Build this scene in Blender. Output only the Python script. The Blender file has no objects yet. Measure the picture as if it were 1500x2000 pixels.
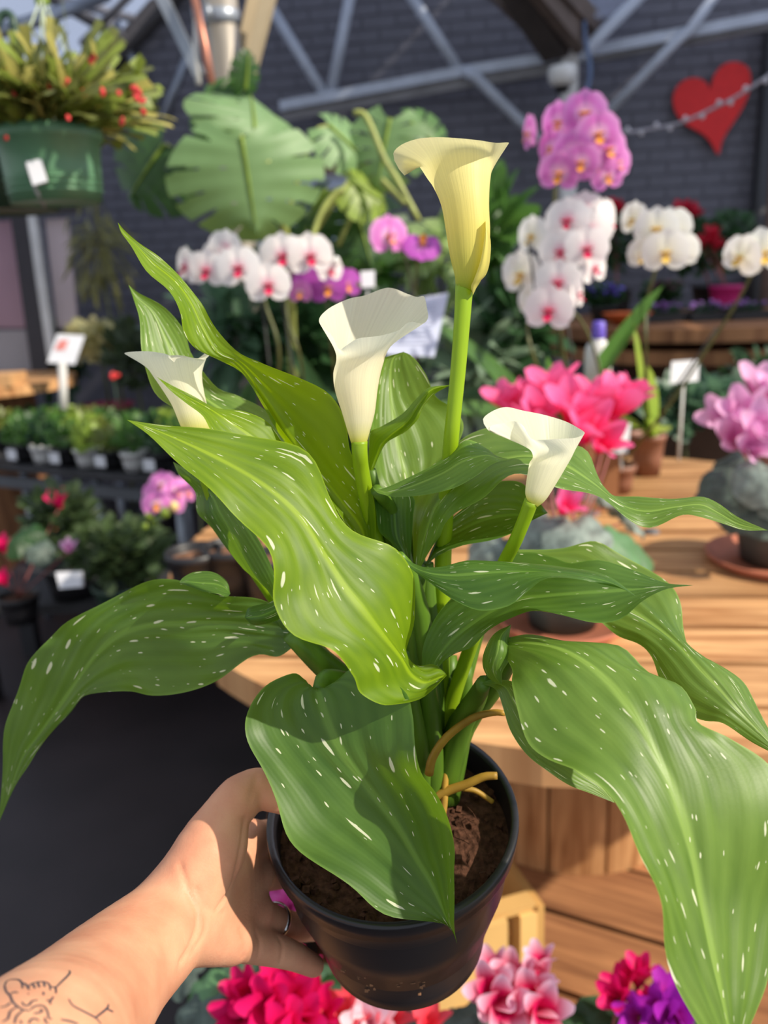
import bpy, math, random
import numpy as np
from mathutils import Vector, Matrix
from mathutils.bvhtree import BVHTree

# ------------------------------------------------------------------ camera
FPX = 1600.0
PITCH, ROLL = math.radians(16), math.radians(2.7)
CAM = np.array([0, 0, 1.5])
FW = np.array([0, math.cos(PITCH), -math.sin(PITCH)])
_r0 = np.array([1.0, 0, 0]); _u0 = np.cross(_r0, FW)
RT = _r0 * math.cos(ROLL) - _u0 * math.sin(ROLL)
UP = _u0 * math.cos(ROLL) + _r0 * math.sin(ROLL)
scene = bpy.context.scene
COL = scene.collection
cam_d = bpy.data.cameras.new('camera'); cam = bpy.data.objects.new('camera', cam_d); COL.objects.link(cam)
cam_d.sensor_fit = 'VERTICAL'; cam_d.sensor_height = 36.0; cam_d.sensor_width = 27.0
cam_d.lens = 36.0 * FPX / 2000.0
cam_d.clip_start = 0.02; cam_d.clip_end = 100
cam_d.dof.use_dof = True; cam_d.dof.focus_distance = 0.43; cam_d.dof.aperture_fstop = 6.2
mw = Matrix.Identity(4)
for i in range(3):
    mw[i][0] = RT[i]; mw[i][1] = UP[i]; mw[i][2] = -FW[i]; mw[i][3] = CAM[i]
cam.matrix_world = mw
scene.camera = cam

# ------------------------------------------------------------------ light
world = bpy.data.worlds.new('sky'); scene.world = world; world.use_nodes = True
bg = world.node_tree.nodes['Background']
bg.inputs['Color'].default_value = (0.80, 0.88, 1.0, 1); bg.inputs['Strength'].default_value = 0.68
SUN_DIR = np.array([0.84, -0.42, 0.76]); SUN_DIR = SUN_DIR / np.linalg.norm(SUN_DIR)   # towards the sun
sd = bpy.data.lights.new('sun', 'SUN'); sd.energy = 4.8; sd.angle = math.radians(0.9); sd.color = (1.0, 0.91, 0.76)
sun = bpy.data.objects.new('sun', sd); COL.objects.link(sun)
sun.rotation_euler = Vector(SUN_DIR).to_track_quat('Z', 'Y').to_euler()
sun.location = (2, -3, 4)
scene.view_settings.view_transform = 'Standard'; scene.view_settings.look = 'None'
scene.view_settings.gamma = 1.0; scene.view_settings.use_curve_mapping = False
scene.view_settings.exposure = 0.22

# ------------------------------------------------------------------ helpers
rnd = random.Random(7)
A3 = lambda *a: np.array(a, float)
def ray(x, y): return FW + RT * (x - 750) / FPX - UP * (y - 1000) / FPX
def P(x, y, d): return CAM + d * ray(x, y)                     # a photo pixel at a given distance
def G(x, y, z):                                                # where its line of sight meets height z
    r = ray(x, y); return CAM + r * ((z - CAM[2]) / r[2])
def nrm(v):
    v = np.asarray(v, float); l = np.linalg.norm(v); return v / l if l > 1e-12 else v
def cr(pts, n):
    """Catmull-Rom through pts -> n samples"""
    p = np.asarray(pts, float); k = len(p)
    if k == 2: p = np.array([p[0], (p[0] + p[1]) / 2, p[1]]); k = 3
    e = np.concatenate([(2 * p[0] - p[1])[None], p, (2 * p[-1] - p[-2])[None]])
    t = np.linspace(0, k - 1, n); i = np.minimum(t.astype(int), k - 2); u = (t - i)
    u = u.reshape((-1,) + (1,) * (p.ndim - 1))
    a, b, c, d = e[i], e[i + 1], e[i + 2], e[i + 3]
    return 0.5 * (2 * b + (c - a) * u + (2 * a - 5 * b + 4 * c - d) * u * u + (3 * b - a - 3 * c + d) * u ** 3)
def frame(d, up=(0, 0, 1)):
    d = nrm(d); s = np.cross(d, up)
    if np.linalg.norm(s) < 1e-4: s = np.cross(d, (1, 0, 0))
    s = nrm(s); return d, s, np.cross(s, d)

class MB:
    def __init__(s): s.v = []; s.f = []; s.uv = []; s.mi = []; s.m = 0
    def add(s, vs, fs, uvs=None):
        o = len(s.v); s.v.extend([tuple(map(float, q)) for q in vs])
        for k, f in enumerate(fs):
            s.f.append([o + i for i in f]); s.mi.append(s.m)
            s.uv.append([uvs[i] for i in f] if uvs is not None else [(0, 0)] * len(f))
        return s
    def grid(s, pts, uvs=None, closed=False):
        pts = np.asarray(pts); n, m = pts.shape[:2]; fs = []
        for i in range(n - 1):
            for j in range(m if closed else m - 1):
                j2 = (j + 1) % m; fs.append((i * m + j, i * m + j2, (i + 1) * m + j2, (i + 1) * m + j))
        if uvs is None: uvs = [(i / (n - 1), j / max(1, m - 1)) for i in range(n) for j in range(m)]
        return s.add(pts.reshape(-1, 3), fs, uvs)
    def tube(s, path, r, n=8, sm=0, caps=True):
        path = np.asarray(path, float)
        if sm: path = cr(path, sm)
        k = len(path); r = np.interp(np.linspace(0, 1, k), np.linspace(0, 1, len(np.atleast_1d(r))), np.atleast_1d(r))
        rings = []; _, a, b = frame(path[1] - path[0])
        for i in range(k):
            t = nrm(path[min(i + 1, k - 1)] - path[max(i - 1, 0)])
            a = nrm(a - t * (a @ t)); b = np.cross(t, a)
            rings.append([path[i] + r[i] * (a * math.cos(2 * math.pi * j / n) + b * math.sin(2 * math.pi * j / n)) for j in range(n)])
        s.grid(rings, closed=True)
        if caps:
            o = len(s.v) - k * n
            s.f.append([o + j for j in range(n)][::-1]); s.uv.append([(0, 0)] * n); s.mi.append(s.m)
            s.f.append([o + (k - 1) * n + j for j in range(n)]); s.uv.append([(1, 0)] * n); s.mi.append(s.m)
        return s
    def lathe(s, prof, o=(0, 0, 0), axis=(0, 0, 1), n=28):
        d, a, b = frame(axis, (0, 1, 0)); o = np.asarray(o, float)
        rings = [[o + d * z + r * (a * math.cos(2 * math.pi * j / n) + b * math.sin(2 * math.pi * j / n)) for j in range(n)] for r, z in prof]
        return s.grid(rings, closed=True)
    def box(s, c, ax, ay, az):
        """centre and three half vectors"""
        c, ax, ay, az = [np.asarray(q, float) for q in (c, ax, ay, az)]
        vs = [c + i * ax + j * ay + k * az for i in (-1, 1) for j in (-1, 1) for k in (-1, 1)]
        return s.add(vs, [(0, 1, 3, 2), (4, 6, 7, 5), (0, 4, 5, 1), (2, 3, 7, 6), (0, 2, 6, 4), (1, 5, 7, 3)])
    def bar(s, a, b, w, h, up=(0, 0, 1)):
        a, b = np.asarray(a, float), np.asarray(b, float); d, sd_, u = frame(b - a, up)
        return s.box((a + b) / 2, (b - a) / 2, sd_ * w / 2, u * h / 2)
    def prism(s, poly, ext):
        n = len(poly); p = np.asarray(poly, float); q = p + np.asarray(ext, float)
        return s.add(np.vstack([p, q]), [tuple(range(n))[::-1], tuple(range(n, 2 * n))] + [(i, (i + 1) % n, n + (i + 1) % n, n + i) for i in range(n)])
    def patch(s, o, d, nn, L, W, prof=None, bend=0.0, cup=0.0, m=6, k=5, twist=0.0, ruf=0.0):
        """a petal or leaf: from o along d, facing nn"""
        d = nrm(d); nn = np.asarray(nn, float); nn = nrm(nn - d * (nn @ d)); sv = np.cross(d, nn)
        prof = prof or (lambda t: math.sin(math.pi * min(1, t * 0.94 + 0.03)) ** 0.7)
        pts = []; ph = rnd.random() * 6
        for i in range(m + 1):
            t = i / m; c = np.asarray(o) + d * L * (t - 0.25 * abs(bend) * t * t) + nn * bend * L * t * t
            w = W * prof(t); ct, st = math.cos(twist * t), math.sin(twist * t); s2 = sv * ct + nn * st; n2 = nn * ct - sv * st
            pts.append([c + s2 * w * x + n2 * (cup * w * x * x + ruf * abs(x) * math.sin(ph + t * 9 + x)) for x in np.linspace(-1, 1, k)])
        return s.grid(pts)

LOC = {}
def obj(name, mb, mat, parent=None, smooth=True, kind=None):
    me = bpy.data.meshes.new(name)
    off = LOC.get(parent, np.zeros(3))
    v = np.array(mb.v) - off
    me.from_pydata(v.tolist(), [], mb.f)
    mats = mat if isinstance(mat, (list, tuple)) else [mat]
    for q in mats: me.materials.append(q)
    me.polygons.foreach_set('material_index', mb.mi)
    uvl = me.uv_layers.new(name='UVMap')
    uvl.data.foreach_set('uv', np.array([c for f in mb.uv for c in f], float).ravel())
    me.polygons.foreach_set('use_smooth', [smooth] * len(me.polygons))
    me.update()
    o = bpy.data.objects.new(name, me); COL.objects.link(o)
    if parent is not None: o.parent = parent
    LOC[o] = off
    if kind: o['kind'] = kind
    return o
def tag(o, label=None, cat=None, group=None, kind=None):
    if label: o['label'] = label
    if cat: o['category'] = cat
    if group: o['group'] = group
    if kind: o['kind'] = kind
    return o
def thing(name, loc, label, cat, group=None, kind=None):
    o = bpy.data.objects.new(name, None); COL.objects.link(o)
    o.empty_display_size = 0.05; o.location = loc; LOC[o] = np.asarray(loc, float)
    return tag(o, label, cat, group, kind)
def place(me_obj, parent, loc, basis, scale, name=None):
    """a copy of a prototype part (and its sub-parts) under parent; basis = 3 column vectors"""
    c = me_obj.copy(); COL.objects.link(c); c.parent = parent
    m = Matrix.Identity(4); l = np.asarray(loc) - LOC[parent]
    for i in range(3):
        for j in range(3): m[i][j] = basis[j][i] * scale
        m[i][3] = l[i]
    c.matrix_basis = m
    for ch in PROTO_CH.get(me_obj.name, []):
        d = ch.copy(); COL.objects.link(d); d.parent = c; d.matrix_basis = Matrix.Identity(4)
    return c
PROTO_CH = {}
PROTOS = []
def proto(o, kids=()):
    """keep a prototype out of the scene: only its copies are shown"""
    PROTO_CH[o.name] = list(kids)
    for q in [o] + list(kids): COL.objects.unlink(q); PROTOS.append(q)
    return o

# ------------------------------------------------------------------ materials
def s2l(c): return tuple(((q / 255) / 12.92 if q <= 10.3 else (((q / 255) + 0.055) / 1.055) ** 2.4) for q in c)
_mc = {}
def mat(name, rgb, rough=0.6, var=0.15, scale=30.0, trans=0.0, tcol=None, metal=0.0, spec=0.5, bump=0.0, coat=0.0, stretch=(1, 1, 1)):
    if name in _mc: return _mc[name]
    m = bpy.data.materials.new(name); m.use_nodes = True; nt = m.node_tree; N = nt.nodes; L = nt.links
    b = N['Principled BSDF']; out = N['Material Output']
    b.inputs['Roughness'].default_value = rough; b.inputs['Metallic'].default_value = metal
    b.inputs['Specular IOR Level'].default_value = spec
    if coat: b.inputs['Coat Weight'].default_value = coat
    tc = N.new('ShaderNodeTexCoord'); mp = N.new('ShaderNodeMapping'); mp.inputs['Scale'].default_value = stretch
    L.new(tc.outputs['Object'], mp.inputs['Vector'])
    nz = N.new('ShaderNodeTexNoise'); nz.inputs['Scale'].default_value = scale; nz.inputs['Detail'].default_value = 4
    L.new(mp.outputs[0], nz.inputs['Vector'])
    rp = N.new('ShaderNodeValToRGB'); c = np.array(s2l(rgb))
    rp.color_ramp.elements[0].position = 0.3; rp.color_ramp.elements[1].position = 0.7
    rp.color_ramp.elements[0].color = (*(c * (1 - var)), 1); rp.color_ramp.elements[1].color = (*np.minimum(1, c * (1 + var)), 1)
    L.new(nz.outputs['Fac'], rp.inputs[0]); L.new(rp.outputs[0], b.inputs['Base Color'])
    if bump:
        bp = N.new('ShaderNodeBump'); bp.inputs['Strength'].default_value = bump; bp.inputs['Distance'].default_value = 0.005
        L.new(nz.outputs['Fac'], bp.inputs['Height']); L.new(bp.outputs[0], b.inputs['Normal'])
    if trans:
        tr = N.new('ShaderNodeBsdfTranslucent'); tr.inputs['Color'].default_value = (*s2l(tcol or rgb), 1)
        mx = N.new('ShaderNodeMixShader'); mx.inputs[0].default_value = trans
        L.new(b.outputs[0], mx.inputs[1]); L.new(tr.outputs[0], mx.inputs[2]); L.new(mx.outputs[0], out.inputs['Surface'])
    _mc[name] = m; return m
def mathn(N, L, op, a, b=None, c=None):
    n = N.new('ShaderNodeMath'); n.operation = op
    for i, q in enumerate((a, b, c)):
        if q is None: continue
        if isinstance(q, (int, float)): n.inputs[i].default_value = q
        else: L.new(q, n.inputs[i])
    return n.outputs[0]
def radial_mat(name, stops, trans=0.35, tcol=(255, 190, 230), rough=0.5):
    """petal colour by distance from the bloom's centre"""
    m = bpy.data.materials.new(name); m.use_nodes = True; N = m.node_tree.nodes; L = m.node_tree.links
    b = N['Principled BSDF']; b.inputs['Roughness'].default_value = rough; b.inputs['Specular IOR Level'].default_value = 0.25
    tc = N.new('ShaderNodeTexCoord'); ln = N.new('ShaderNodeVectorMath'); ln.operation = 'LENGTH'; L.new(tc.outputs['Object'], ln.inputs[0])
    rp = N.new('ShaderNodeValToRGB'); e = rp.color_ramp.elements
    while len(e) < len(stops): e.new(0.5)
    for q, (p, c) in zip(e, stops): q.position = p; q.color = (*s2l(c), 1)
    L.new(ln.outputs['Value'], rp.inputs[0]); L.new(rp.outputs[0], b.inputs['Base Color'])
    tr = N.new('ShaderNodeBsdfTranslucent'); L.new(rp.outputs[0], tr.inputs['Color'])
    mx = N.new('ShaderNodeMixShader'); mx.inputs[0].default_value = trans
    L.new(b.outputs[0], mx.inputs[1]); L.new(tr.outputs[0], mx.inputs[2]); L.new(mx.outputs[0], N['Material Output'].inputs['Surface'])
    return m
def wood_mat(name, c1, c2, axis_scale=(3, 40, 40), rough=0.6):
    m = bpy.data.materials.new(name); m.use_nodes = True; N = m.node_tree.nodes; L = m.node_tree.links
    b = N['Principled BSDF']; b.inputs['Roughness'].default_value = rough; b.inputs['Specular IOR Level'].default_value = 0.3
    tc = N.new('ShaderNodeTexCoord'); mp = N.new('ShaderNodeMapping'); mp.inputs['Scale'].default_value = axis_scale
    oi = N.new('ShaderNodeObjectInfo'); ad = N.new('ShaderNodeVectorMath'); ad.operation = 'ADD'
    cb = N.new('ShaderNodeCombineXYZ'); r10 = mathn(N, L, 'MULTIPLY', oi.outputs['Random'], 37.0)
    L.new(r10, cb.inputs[0]); L.new(r10, cb.inputs[1])
    L.new(tc.outputs['UV'], mp.inputs['Vector']); L.new(mp.outputs[0], ad.inputs[0]); L.new(cb.outputs[0], ad.inputs[1])
    nz = N.new('ShaderNodeTexNoise'); nz.inputs['Scale'].default_value = 1.0; nz.inputs['Detail'].default_value = 5; nz.inputs['Distortion'].default_value = 0.6
    L.new(ad.outputs[0], nz.inputs['Vector'])
    nz2 = N.new('ShaderNodeTexNoise'); nz2.inputs['Scale'].default_value = 6.0; nz2.inputs['Detail'].default_value = 3
    L.new(tc.outputs['Object'], nz2.inputs['Vector'])
    rp = N.new('ShaderNodeValToRGB'); rp.color_ramp.elements[0].position = 0.32; rp.color_ramp.elements[1].position = 0.68
    rp.color_ramp.elements[0].color = (*s2l(c1), 1); rp.color_ramp.elements[1].color = (*s2l(c2), 1)
    L.new(nz.outputs['Fac'], rp.inputs[0])
    mx = N.new('ShaderNodeMix'); mx.data_type = 'RGBA'; mx.blend_type = 'MULTIPLY'
    v = mathn(N, L, 'MULTIPLY_ADD', nz2.outputs['Fac'], 0.5, 0.72); v2 = mathn(N, L, 'MULTIPLY_ADD', oi.outputs['Random'], 0.36, 0.80)
    v = mathn(N, L, 'MULTIPLY', v, v2)
    cc = N.new('ShaderNodeCombineColor'); [L.new(v, cc.inputs[i]) for i in range(3)]
    mx.inputs[0].default_value = 1.0; L.new(rp.outputs[0], mx.inputs[6]); L.new(cc.outputs[0], mx.inputs[7])
    L.new(mx.outputs[2], b.inputs['Base Color'])
    bp = N.new('ShaderNodeBump'); bp.inputs['Strength'].default_value = 0.25; bp.inputs['Distance'].default_value = 0.003
    L.new(nz.outputs['Fac'], bp.inputs['Height']); L.new(bp.outputs[0], b.inputs['Normal'])
    return m
def calla_mat(name, dark, light, tcol, trans=0.34, bump=0.11, rough=0.43, flecks=True):
    """speckled calla leaf: uv.x runs along the blade in units of 0.2 m, uv.y across it 0..1"""
    m = bpy.data.materials.new(name); m.use_nodes = True; N = m.node_tree.nodes; L = m.node_tree.links
    b = N['Principled BSDF']; b.inputs['Roughness'].default_value = rough; b.inputs['Specular IOR Level'].default_value = 0.40
    b.inputs['Coat Weight'].default_value = 0.0
    uv = N.new('ShaderNodeTexCoord'); sp = N.new('ShaderNodeSeparateXYZ'); L.new(uv.outputs['UV'], sp.inputs[0])
    u = sp.outputs[0]; v = mathn(N, L, 'MULTIPLY_ADD', sp.outputs[1], 2.0, -1.0); av = mathn(N, L, 'ABSOLUTE', v)
    sg = mathn(N, L, 'SIGN', v)
    # veins leave the midrib and sweep towards the tip: their coordinate is constant along a vein
    bcoord = mathn(N, L, 'MULTIPLY_ADD', av, -0.62, mathn(N, L, 'MULTIPLY', u, -0.50))
    oi = N.new('ShaderNodeObjectInfo'); rn = mathn(N, L, 'MULTIPLY', oi.outputs['Random'], 50.0)
    cb = N.new('ShaderNodeCombineXYZ')
    wob = N.new('ShaderNodeTexNoise'); wob.inputs['Scale'].default_value = 9.0; wob.inputs['Detail'].default_value = 3; L.new(uv.outputs['UV'], wob.inputs['Vector'])
    def flk(ku, kb, size, keep, seed):
        c2 = N.new('ShaderNodeCombineXYZ')
        L.new(mathn(N, L, 'ADD', mathn(N, L, 'MULTIPLY', u, ku), rn), c2.inputs[0])
        L.new(mathn(N, L, 'MULTIPLY', bcoord, kb), c2.inputs[1])
        L.new(mathn(N, L, 'MULTIPLY_ADD', sg, 7.0, seed), c2.inputs[2])
        d3 = N.new('ShaderNodeTexNoise'); d3.inputs['Scale'].default_value = 2.1; L.new(c2.outputs[0], d3.inputs['Vector'])
        sc = N.new('ShaderNodeVectorMath'); sc.operation = 'MULTIPLY_ADD'; L.new(d3.outputs['Color'], sc.inputs[0]); sc.inputs[1].default_value = (0.3, 0.3, 0); L.new(c2.outputs[0], sc.inputs[2])
        vo = N.new('ShaderNodeTexVoronoi'); vo.voronoi_dimensions = '3D'; vo.inputs['Scale'].default_value = 1.0; L.new(sc.outputs[0], vo.inputs['Vector'])
        s3 = N.new('ShaderNodeSeparateColor'); L.new(vo.outputs['Color'], s3.inputs[0])
        thr = mathn(N, L, 'MULTIPLY', mathn(N, L, 'LESS_THAN', s3.outputs[0], keep), mathn(N, L, 'MULTIPLY_ADD', s3.outputs[1], size, size * 0.35))
        dd = mathn(N, L, 'SUBTRACT', thr, vo.outputs['Distance'])
        ss = N.new('ShaderNodeMapRange'); ss.interpolation_type = 'SMOOTHSTEP'; ss.inputs[1].default_value = 0.0; ss.inputs[2].default_value = 0.05; L.new(dd, ss.inputs[0])
        return ss.outputs[0]
    f1 = flk(9.0, 13.0, 0.20, 0.40, 0.3)
    f2 = flk(26.0, 34.0, 0.20, 0.24, 3.7)
    f3 = flk(6.0, 24.0, 0.20, 0.12, 9.1)
    fl = mathn(N, L, 'MAXIMUM', mathn(N, L, 'MAXIMUM', f1, f2), f3)
    # vein relief
    vn = mathn(N, L, 'SINE', mathn(N, L, 'MULTIPLY', bcoord, 48.0)); vn2 = mathn(N, L, 'SINE', mathn(N, L, 'MULTIPLY', bcoord, 190.0))
    vein = mathn(N, L, 'MULTIPLY_ADD', vn2, 0.12, vn)
    rib = N.new('ShaderNodeMapRange'); rib.interpolation_type = 'SMOOTHSTEP'; rib.inputs[1].default_value = 0.09; rib.inputs[2].default_value = 0.0; L.new(av, rib.inputs[0])
    edge = N.new('ShaderNodeMapRange'); edge.inputs[1].default_value = 0.965; edge.inputs[2].default_value = 1.0; L.new(av, edge.inputs[0])
    n1 = N.new('ShaderNodeTexNoise'); n1.inputs['Scale'].default_value = 5.0; n1.inputs['Detail'].default_value = 4; L.new(uv.outputs['UV'], n1.inputs['Vector'])
    fac = mathn(N, L, 'ADD', mathn(N, L, 'MULTIPLY_ADD', vein, 0.055, mathn(N, L, 'MULTIPLY', n1.outputs['Fac'], 0.8)), mathn(N, L, 'MULTIPLY', rib.outputs[0], 0.75))
    fac = mathn(N, L, 'ADD', fac, mathn(N, L, 'MULTIPLY', edge.outputs[0], 0.5))
    rp = N.new('ShaderNodeValToRGB'); rp.color_ramp.elements[0].position = 0.12; rp.color_ramp.elements[1].position = 0.95
    rp.color_ramp.elements[0].color = (*s2l(dark), 1); rp.color_ramp.elements[1].color = (*s2l(light), 1); L.new(fac, rp.inputs[0])
    mx = N.new('ShaderNodeMix'); mx.data_type = 'RGBA'; L.new(rp.outputs[0], mx.inputs[6]); mx.inputs[7].default_value = (*s2l((226, 230, 196)), 1)
    if flecks: L.new(mathn(N, L, 'MULTIPLY', fl, 0.92), mx.inputs[0])
    else: mx.inputs[0].default_value = 0
    L.new(mx.outputs[2], b.inputs['Base Color'])
    bp = N.new('ShaderNodeBump'); bp.inputs['Strength'].default_value = bump; bp.inputs['Distance'].default_value = 0.0010
    gr = N.new('ShaderNodeTexNoise'); gr.inputs['Scale'].default_value = 900.0; L.new(uv.outputs['Object'], gr.inputs['Vector'])
    L.new(mathn(N, L, 'MULTIPLY_ADD', gr.outputs['Fac'], 0.25, vein), bp.inputs['Height']); L.new(bp.outputs[0], b.inputs['Normal'])
    tr = N.new('ShaderNodeBsdfTranslucent'); mt = N.new('ShaderNodeMix'); mt.data_type = 'RGBA'
    mt.inputs[6].default_value = (*s2l(tcol), 1); mt.inputs[7].default_value = (*s2l((235, 235, 150)), 1)
    if flecks: L.new(fl, mt.inputs[0])
    else: mt.inputs[0].default_value = 0
    L.new(mt.outputs[2], tr.inputs['Color'])
    ms = N.new('ShaderNodeMixShader'); ms.inputs[0].default_value = trans
    L.new(b.outputs[0], ms.inputs[1]); L.new(tr.outputs[0], ms.inputs[2]); L.new(ms.outputs[0], N['Material Output'].inputs['Surface'])
    return m
# ================================================================== the greenhouse
SETTING = 'structure'
CHAR = mat('charcoal_brick', (94, 93, 102), 0.75, 0.10, 14, bump=0.2)
MORTAR = mat('charcoal_mortar', (84, 83, 91), 0.9, 0.12, 20)
FLOORM = mat('dark_floor', (44, 36, 38), 0.55, 0.30, 3.0, bump=0.15)  # dark brown floor with coarse mottling
GALV = mat('galvanised_steel', (150, 156, 166), 0.42, 0.16, 8, metal=0.55)
GALV_D = mat('dull_steel', (112, 110, 112), 0.55, 0.2, 8, metal=0.3)
WHITE_P = mat('white_paint', (206, 204, 200), 0.6, 0.08, 10)
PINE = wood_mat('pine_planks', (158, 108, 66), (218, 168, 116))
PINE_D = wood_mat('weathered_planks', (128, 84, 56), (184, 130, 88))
PALEW = wood_mat('pale_batten', (172, 150, 118), (214, 198, 166))

fl = MB(); fl.grid([[A3(-7, -3, 0), A3(7, -3, 0)], [A3(-7, 8, 0), A3(7, 8, 0)]]); tag(obj('floor', fl, FLOORM), kind=SETTING)

# gable wall of painted brick, its right end nearer
WA = math.radians(-10); WDIR = A3(math.cos(WA), math.sin(WA), 0); WN = A3(math.sin(WA), -math.cos(WA), 0); W0 = A3(0, 5.6, 0)
def WP(x, y, off=0.0):
    r = ray(x, y); o = W0 + WN * off; return CAM + r * (((o - CAM) @ WN) / (r @ WN))
def wuv(p): return (p - W0) @ WDIR, p[2]
e1_, e2_ = wuv(WP(302, 14)), wuv(WP(190, 136)); slope = (e1_[1] - e2_[1]) / (e1_[0] - e2_[0])
def roof_h(u): return min(5.2, e1_[1] + (u - e1_[0]) * slope)
bw = MB(); us = np.linspace(-4.2, 4.6, 60)
bw.grid([[W0 + WDIR * u - WN * 0.02 + A3(0, 0, 0), W0 + WDIR * u - WN * 0.02 + A3(0, 0, roof_h(u))] for u in us])
wall_back = tag(obj('wall_back', bw, MORTAR), kind=SETTING)
BL, BH = 0.215, 0.072; bm_ = MB(); b_, h_, d_ = (BL - 0.008) / 2, (BH - 0.008) / 2, 0.010; ch = 0.003
bm_.add([(-b_, -d_, -h_), (b_, -d_, -h_), (b_, -d_, h_), (-b_, -d_, h_), (-b_ + ch, d_, -h_ + ch), (b_ - ch, d_, -h_ + ch), (b_ - ch, d_, h_ - ch), (-b_ + ch, d_, h_ - ch)],
        [(4, 5, 6, 7), (0, 1, 5, 4), (1, 2, 6, 5), (2, 3, 7, 6), (3, 0, 4, 7)], [(0, 0)] * 8)
brick0 = obj('brick', bm_, CHAR, smooth=False); COL.objects.unlink(brick0)
cells = []
for iz in range(int(4.6 / BH)):
    for iu in range(-19, 21):
        u = iu * BL + (iz % 2) * BL / 2; z = iz * BH + BH / 2
        if u < -4.1 or z > roof_h(u) - 0.05: continue
        q = W0 + WDIR * u + A3(0, 0, z) - CAM; dd = q @ FW; x, y = 750 + FPX * (q @ RT) / dd, 1000 - FPX * (q @ UP) / dd
        vis = 0 if (540 < x < 1480 and -10 < y < 420) else (1 if (-30 < x < 1530 and -30 < y < 640) else 2)
        cells.append((vis, abs(x - 1150) + abs(y - 150), u, z))
cells.sort()
M90 = np.array([WDIR, WN, A3(0, 0, 1)])
rest = MB()
for k, (vis, _, u, z) in enumerate(cells):
    c = W0 + WDIR * u + A3(0, 0, z) - WN * (0.0265 - 0.002 * rnd.random())
    if k < 300:
        o = brick0.copy(); COL.objects.link(o); o.parent = wall_back; o.location = c; o.rotation_euler = (0, 0, WA + math.pi)
    elif vis < 2:
        v = [c + WDIR * -q[0] + WN * q[1] + A3(0, 0, q[2]) for q in bm_.v]; rest.add(v, bm_.f)
obj('brick_courses', rest, CHAR, wall_back, smooth=False, kind='stuff')
# door edge at the right end of the wall
dm_ = MB(); p0, p1 = WP(1496, 170, .04), WP(1478, 480, .04); w2 = WDIR * 0.05
dm_.box(WP(1488, 320, .05) - A3(0, 0, 0.5), WDIR * 0.035, WN * 0.04, A3(0, 0, 1.25)); tag(obj('trim_1', dm_, mat('black_trim', (30, 29, 32), 0.5)), kind=SETTING)
dm_ = MB(); dm_.box(WP(1540, 380, .02) - A3(0, 0, .5), WDIR * 0.14, WN * 0.02, A3(0, 0, 1.1)); tag(obj('door_2', dm_, mat('brown_door', (120, 96, 84), 0.6)), kind=SETTING)

# left roof slope of milky sheet near the gable
ROOFM = mat('milky_roof_sheet', (176, 190, 222), 0.4, 0.06, 3, trans=0.75, tcol=(190, 204, 235))
rdir = nrm(WDIR + A3(0, 0, slope))
r0 = W0 + WDIR * e1_[0] + A3(0, 0, e1_[1]) - rdir * 3.6
def glazing(name, rgb, clear):
    m = mat(name, rgb, 0.3, 0.05, 3); N = m.node_tree.nodes; L = m.node_tree.links
    tp = N.new('ShaderNodeBsdfTransparent'); tp.inputs[0].default_value = (*s2l(rgb), 1); mx = N.new('ShaderNodeMixShader'); mx.inputs[0].default_value = clear
    L.new(N['Principled BSDF'].outputs[0], mx.inputs[1]); L.new(tp.outputs[0], mx.inputs[2]); L.new(mx.outputs[0], N['Material Output'].inputs['Surface']); return m
GLAZ = glazing('clear_roof_glazing', (226, 232, 250), 0.82)
root = thing('ceiling', r0, None, None, kind=SETTING)
for k in range(6):
    a = r0 + rdir * 1.12 * k; rm_ = MB(); rm_.grid([[a + WN * 0.02, a + WN * 2.4], [a + rdir * 1.10 + WN * 0.02, a + rdir * 1.10 + WN * 2.4]]); obj('roof_sheet', rm_, GLAZ, root)
    rm_ = MB(); rm_.bar(a + rdir * 1.11 - A3(0, 0, .03), a + rdir * 1.11 + WN * 2.4 - A3(0, 0, .03), .05, .05); obj('rafter', rm_, GALV_D, root)
rm_ = MB(); rm_.bar(r0 + WN * .05 - A3(0, 0, .06), r0 + rdir * 4.5 + WN * .05 - A3(0, 0, .06), .08, .10); obj('verge_board', rm_, mat('dark_verge', (58, 54, 54), 0.7), root)
# right roof slope beyond the ridge: keeps the direct sun off the gable wall
u_r = 0.95; z_r = e1_[1] + (u_r - e1_[0]) * slope; r1 = W0 + WDIR * u_r + A3(0, 0, z_r); rd2 = nrm(WDIR - A3(0, 0, slope))
for k in range(5):
    a = r1 + rd2 * 1.12 * k; rm_ = MB(); rm_.grid([[a + WN * 0.02, a + WN * 2.4], [a + rd2 * 1.10 + WN * 0.02, a + rd2 * 1.10 + WN * 2.4]]); obj('roof_sheet', rm_, ROOFM, root)
# little skylight at the ridge, top right of the hub
sk = MB(); sk.add([P(1110, -60, 4.6), P(1260, -60, 4.6), P(1205, 28, 4.45), P(1165, 38, 4.4)], [(0, 1, 2, 3)]); tag(obj('window_1', sk, GLAZ), kind=SETTING)

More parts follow.
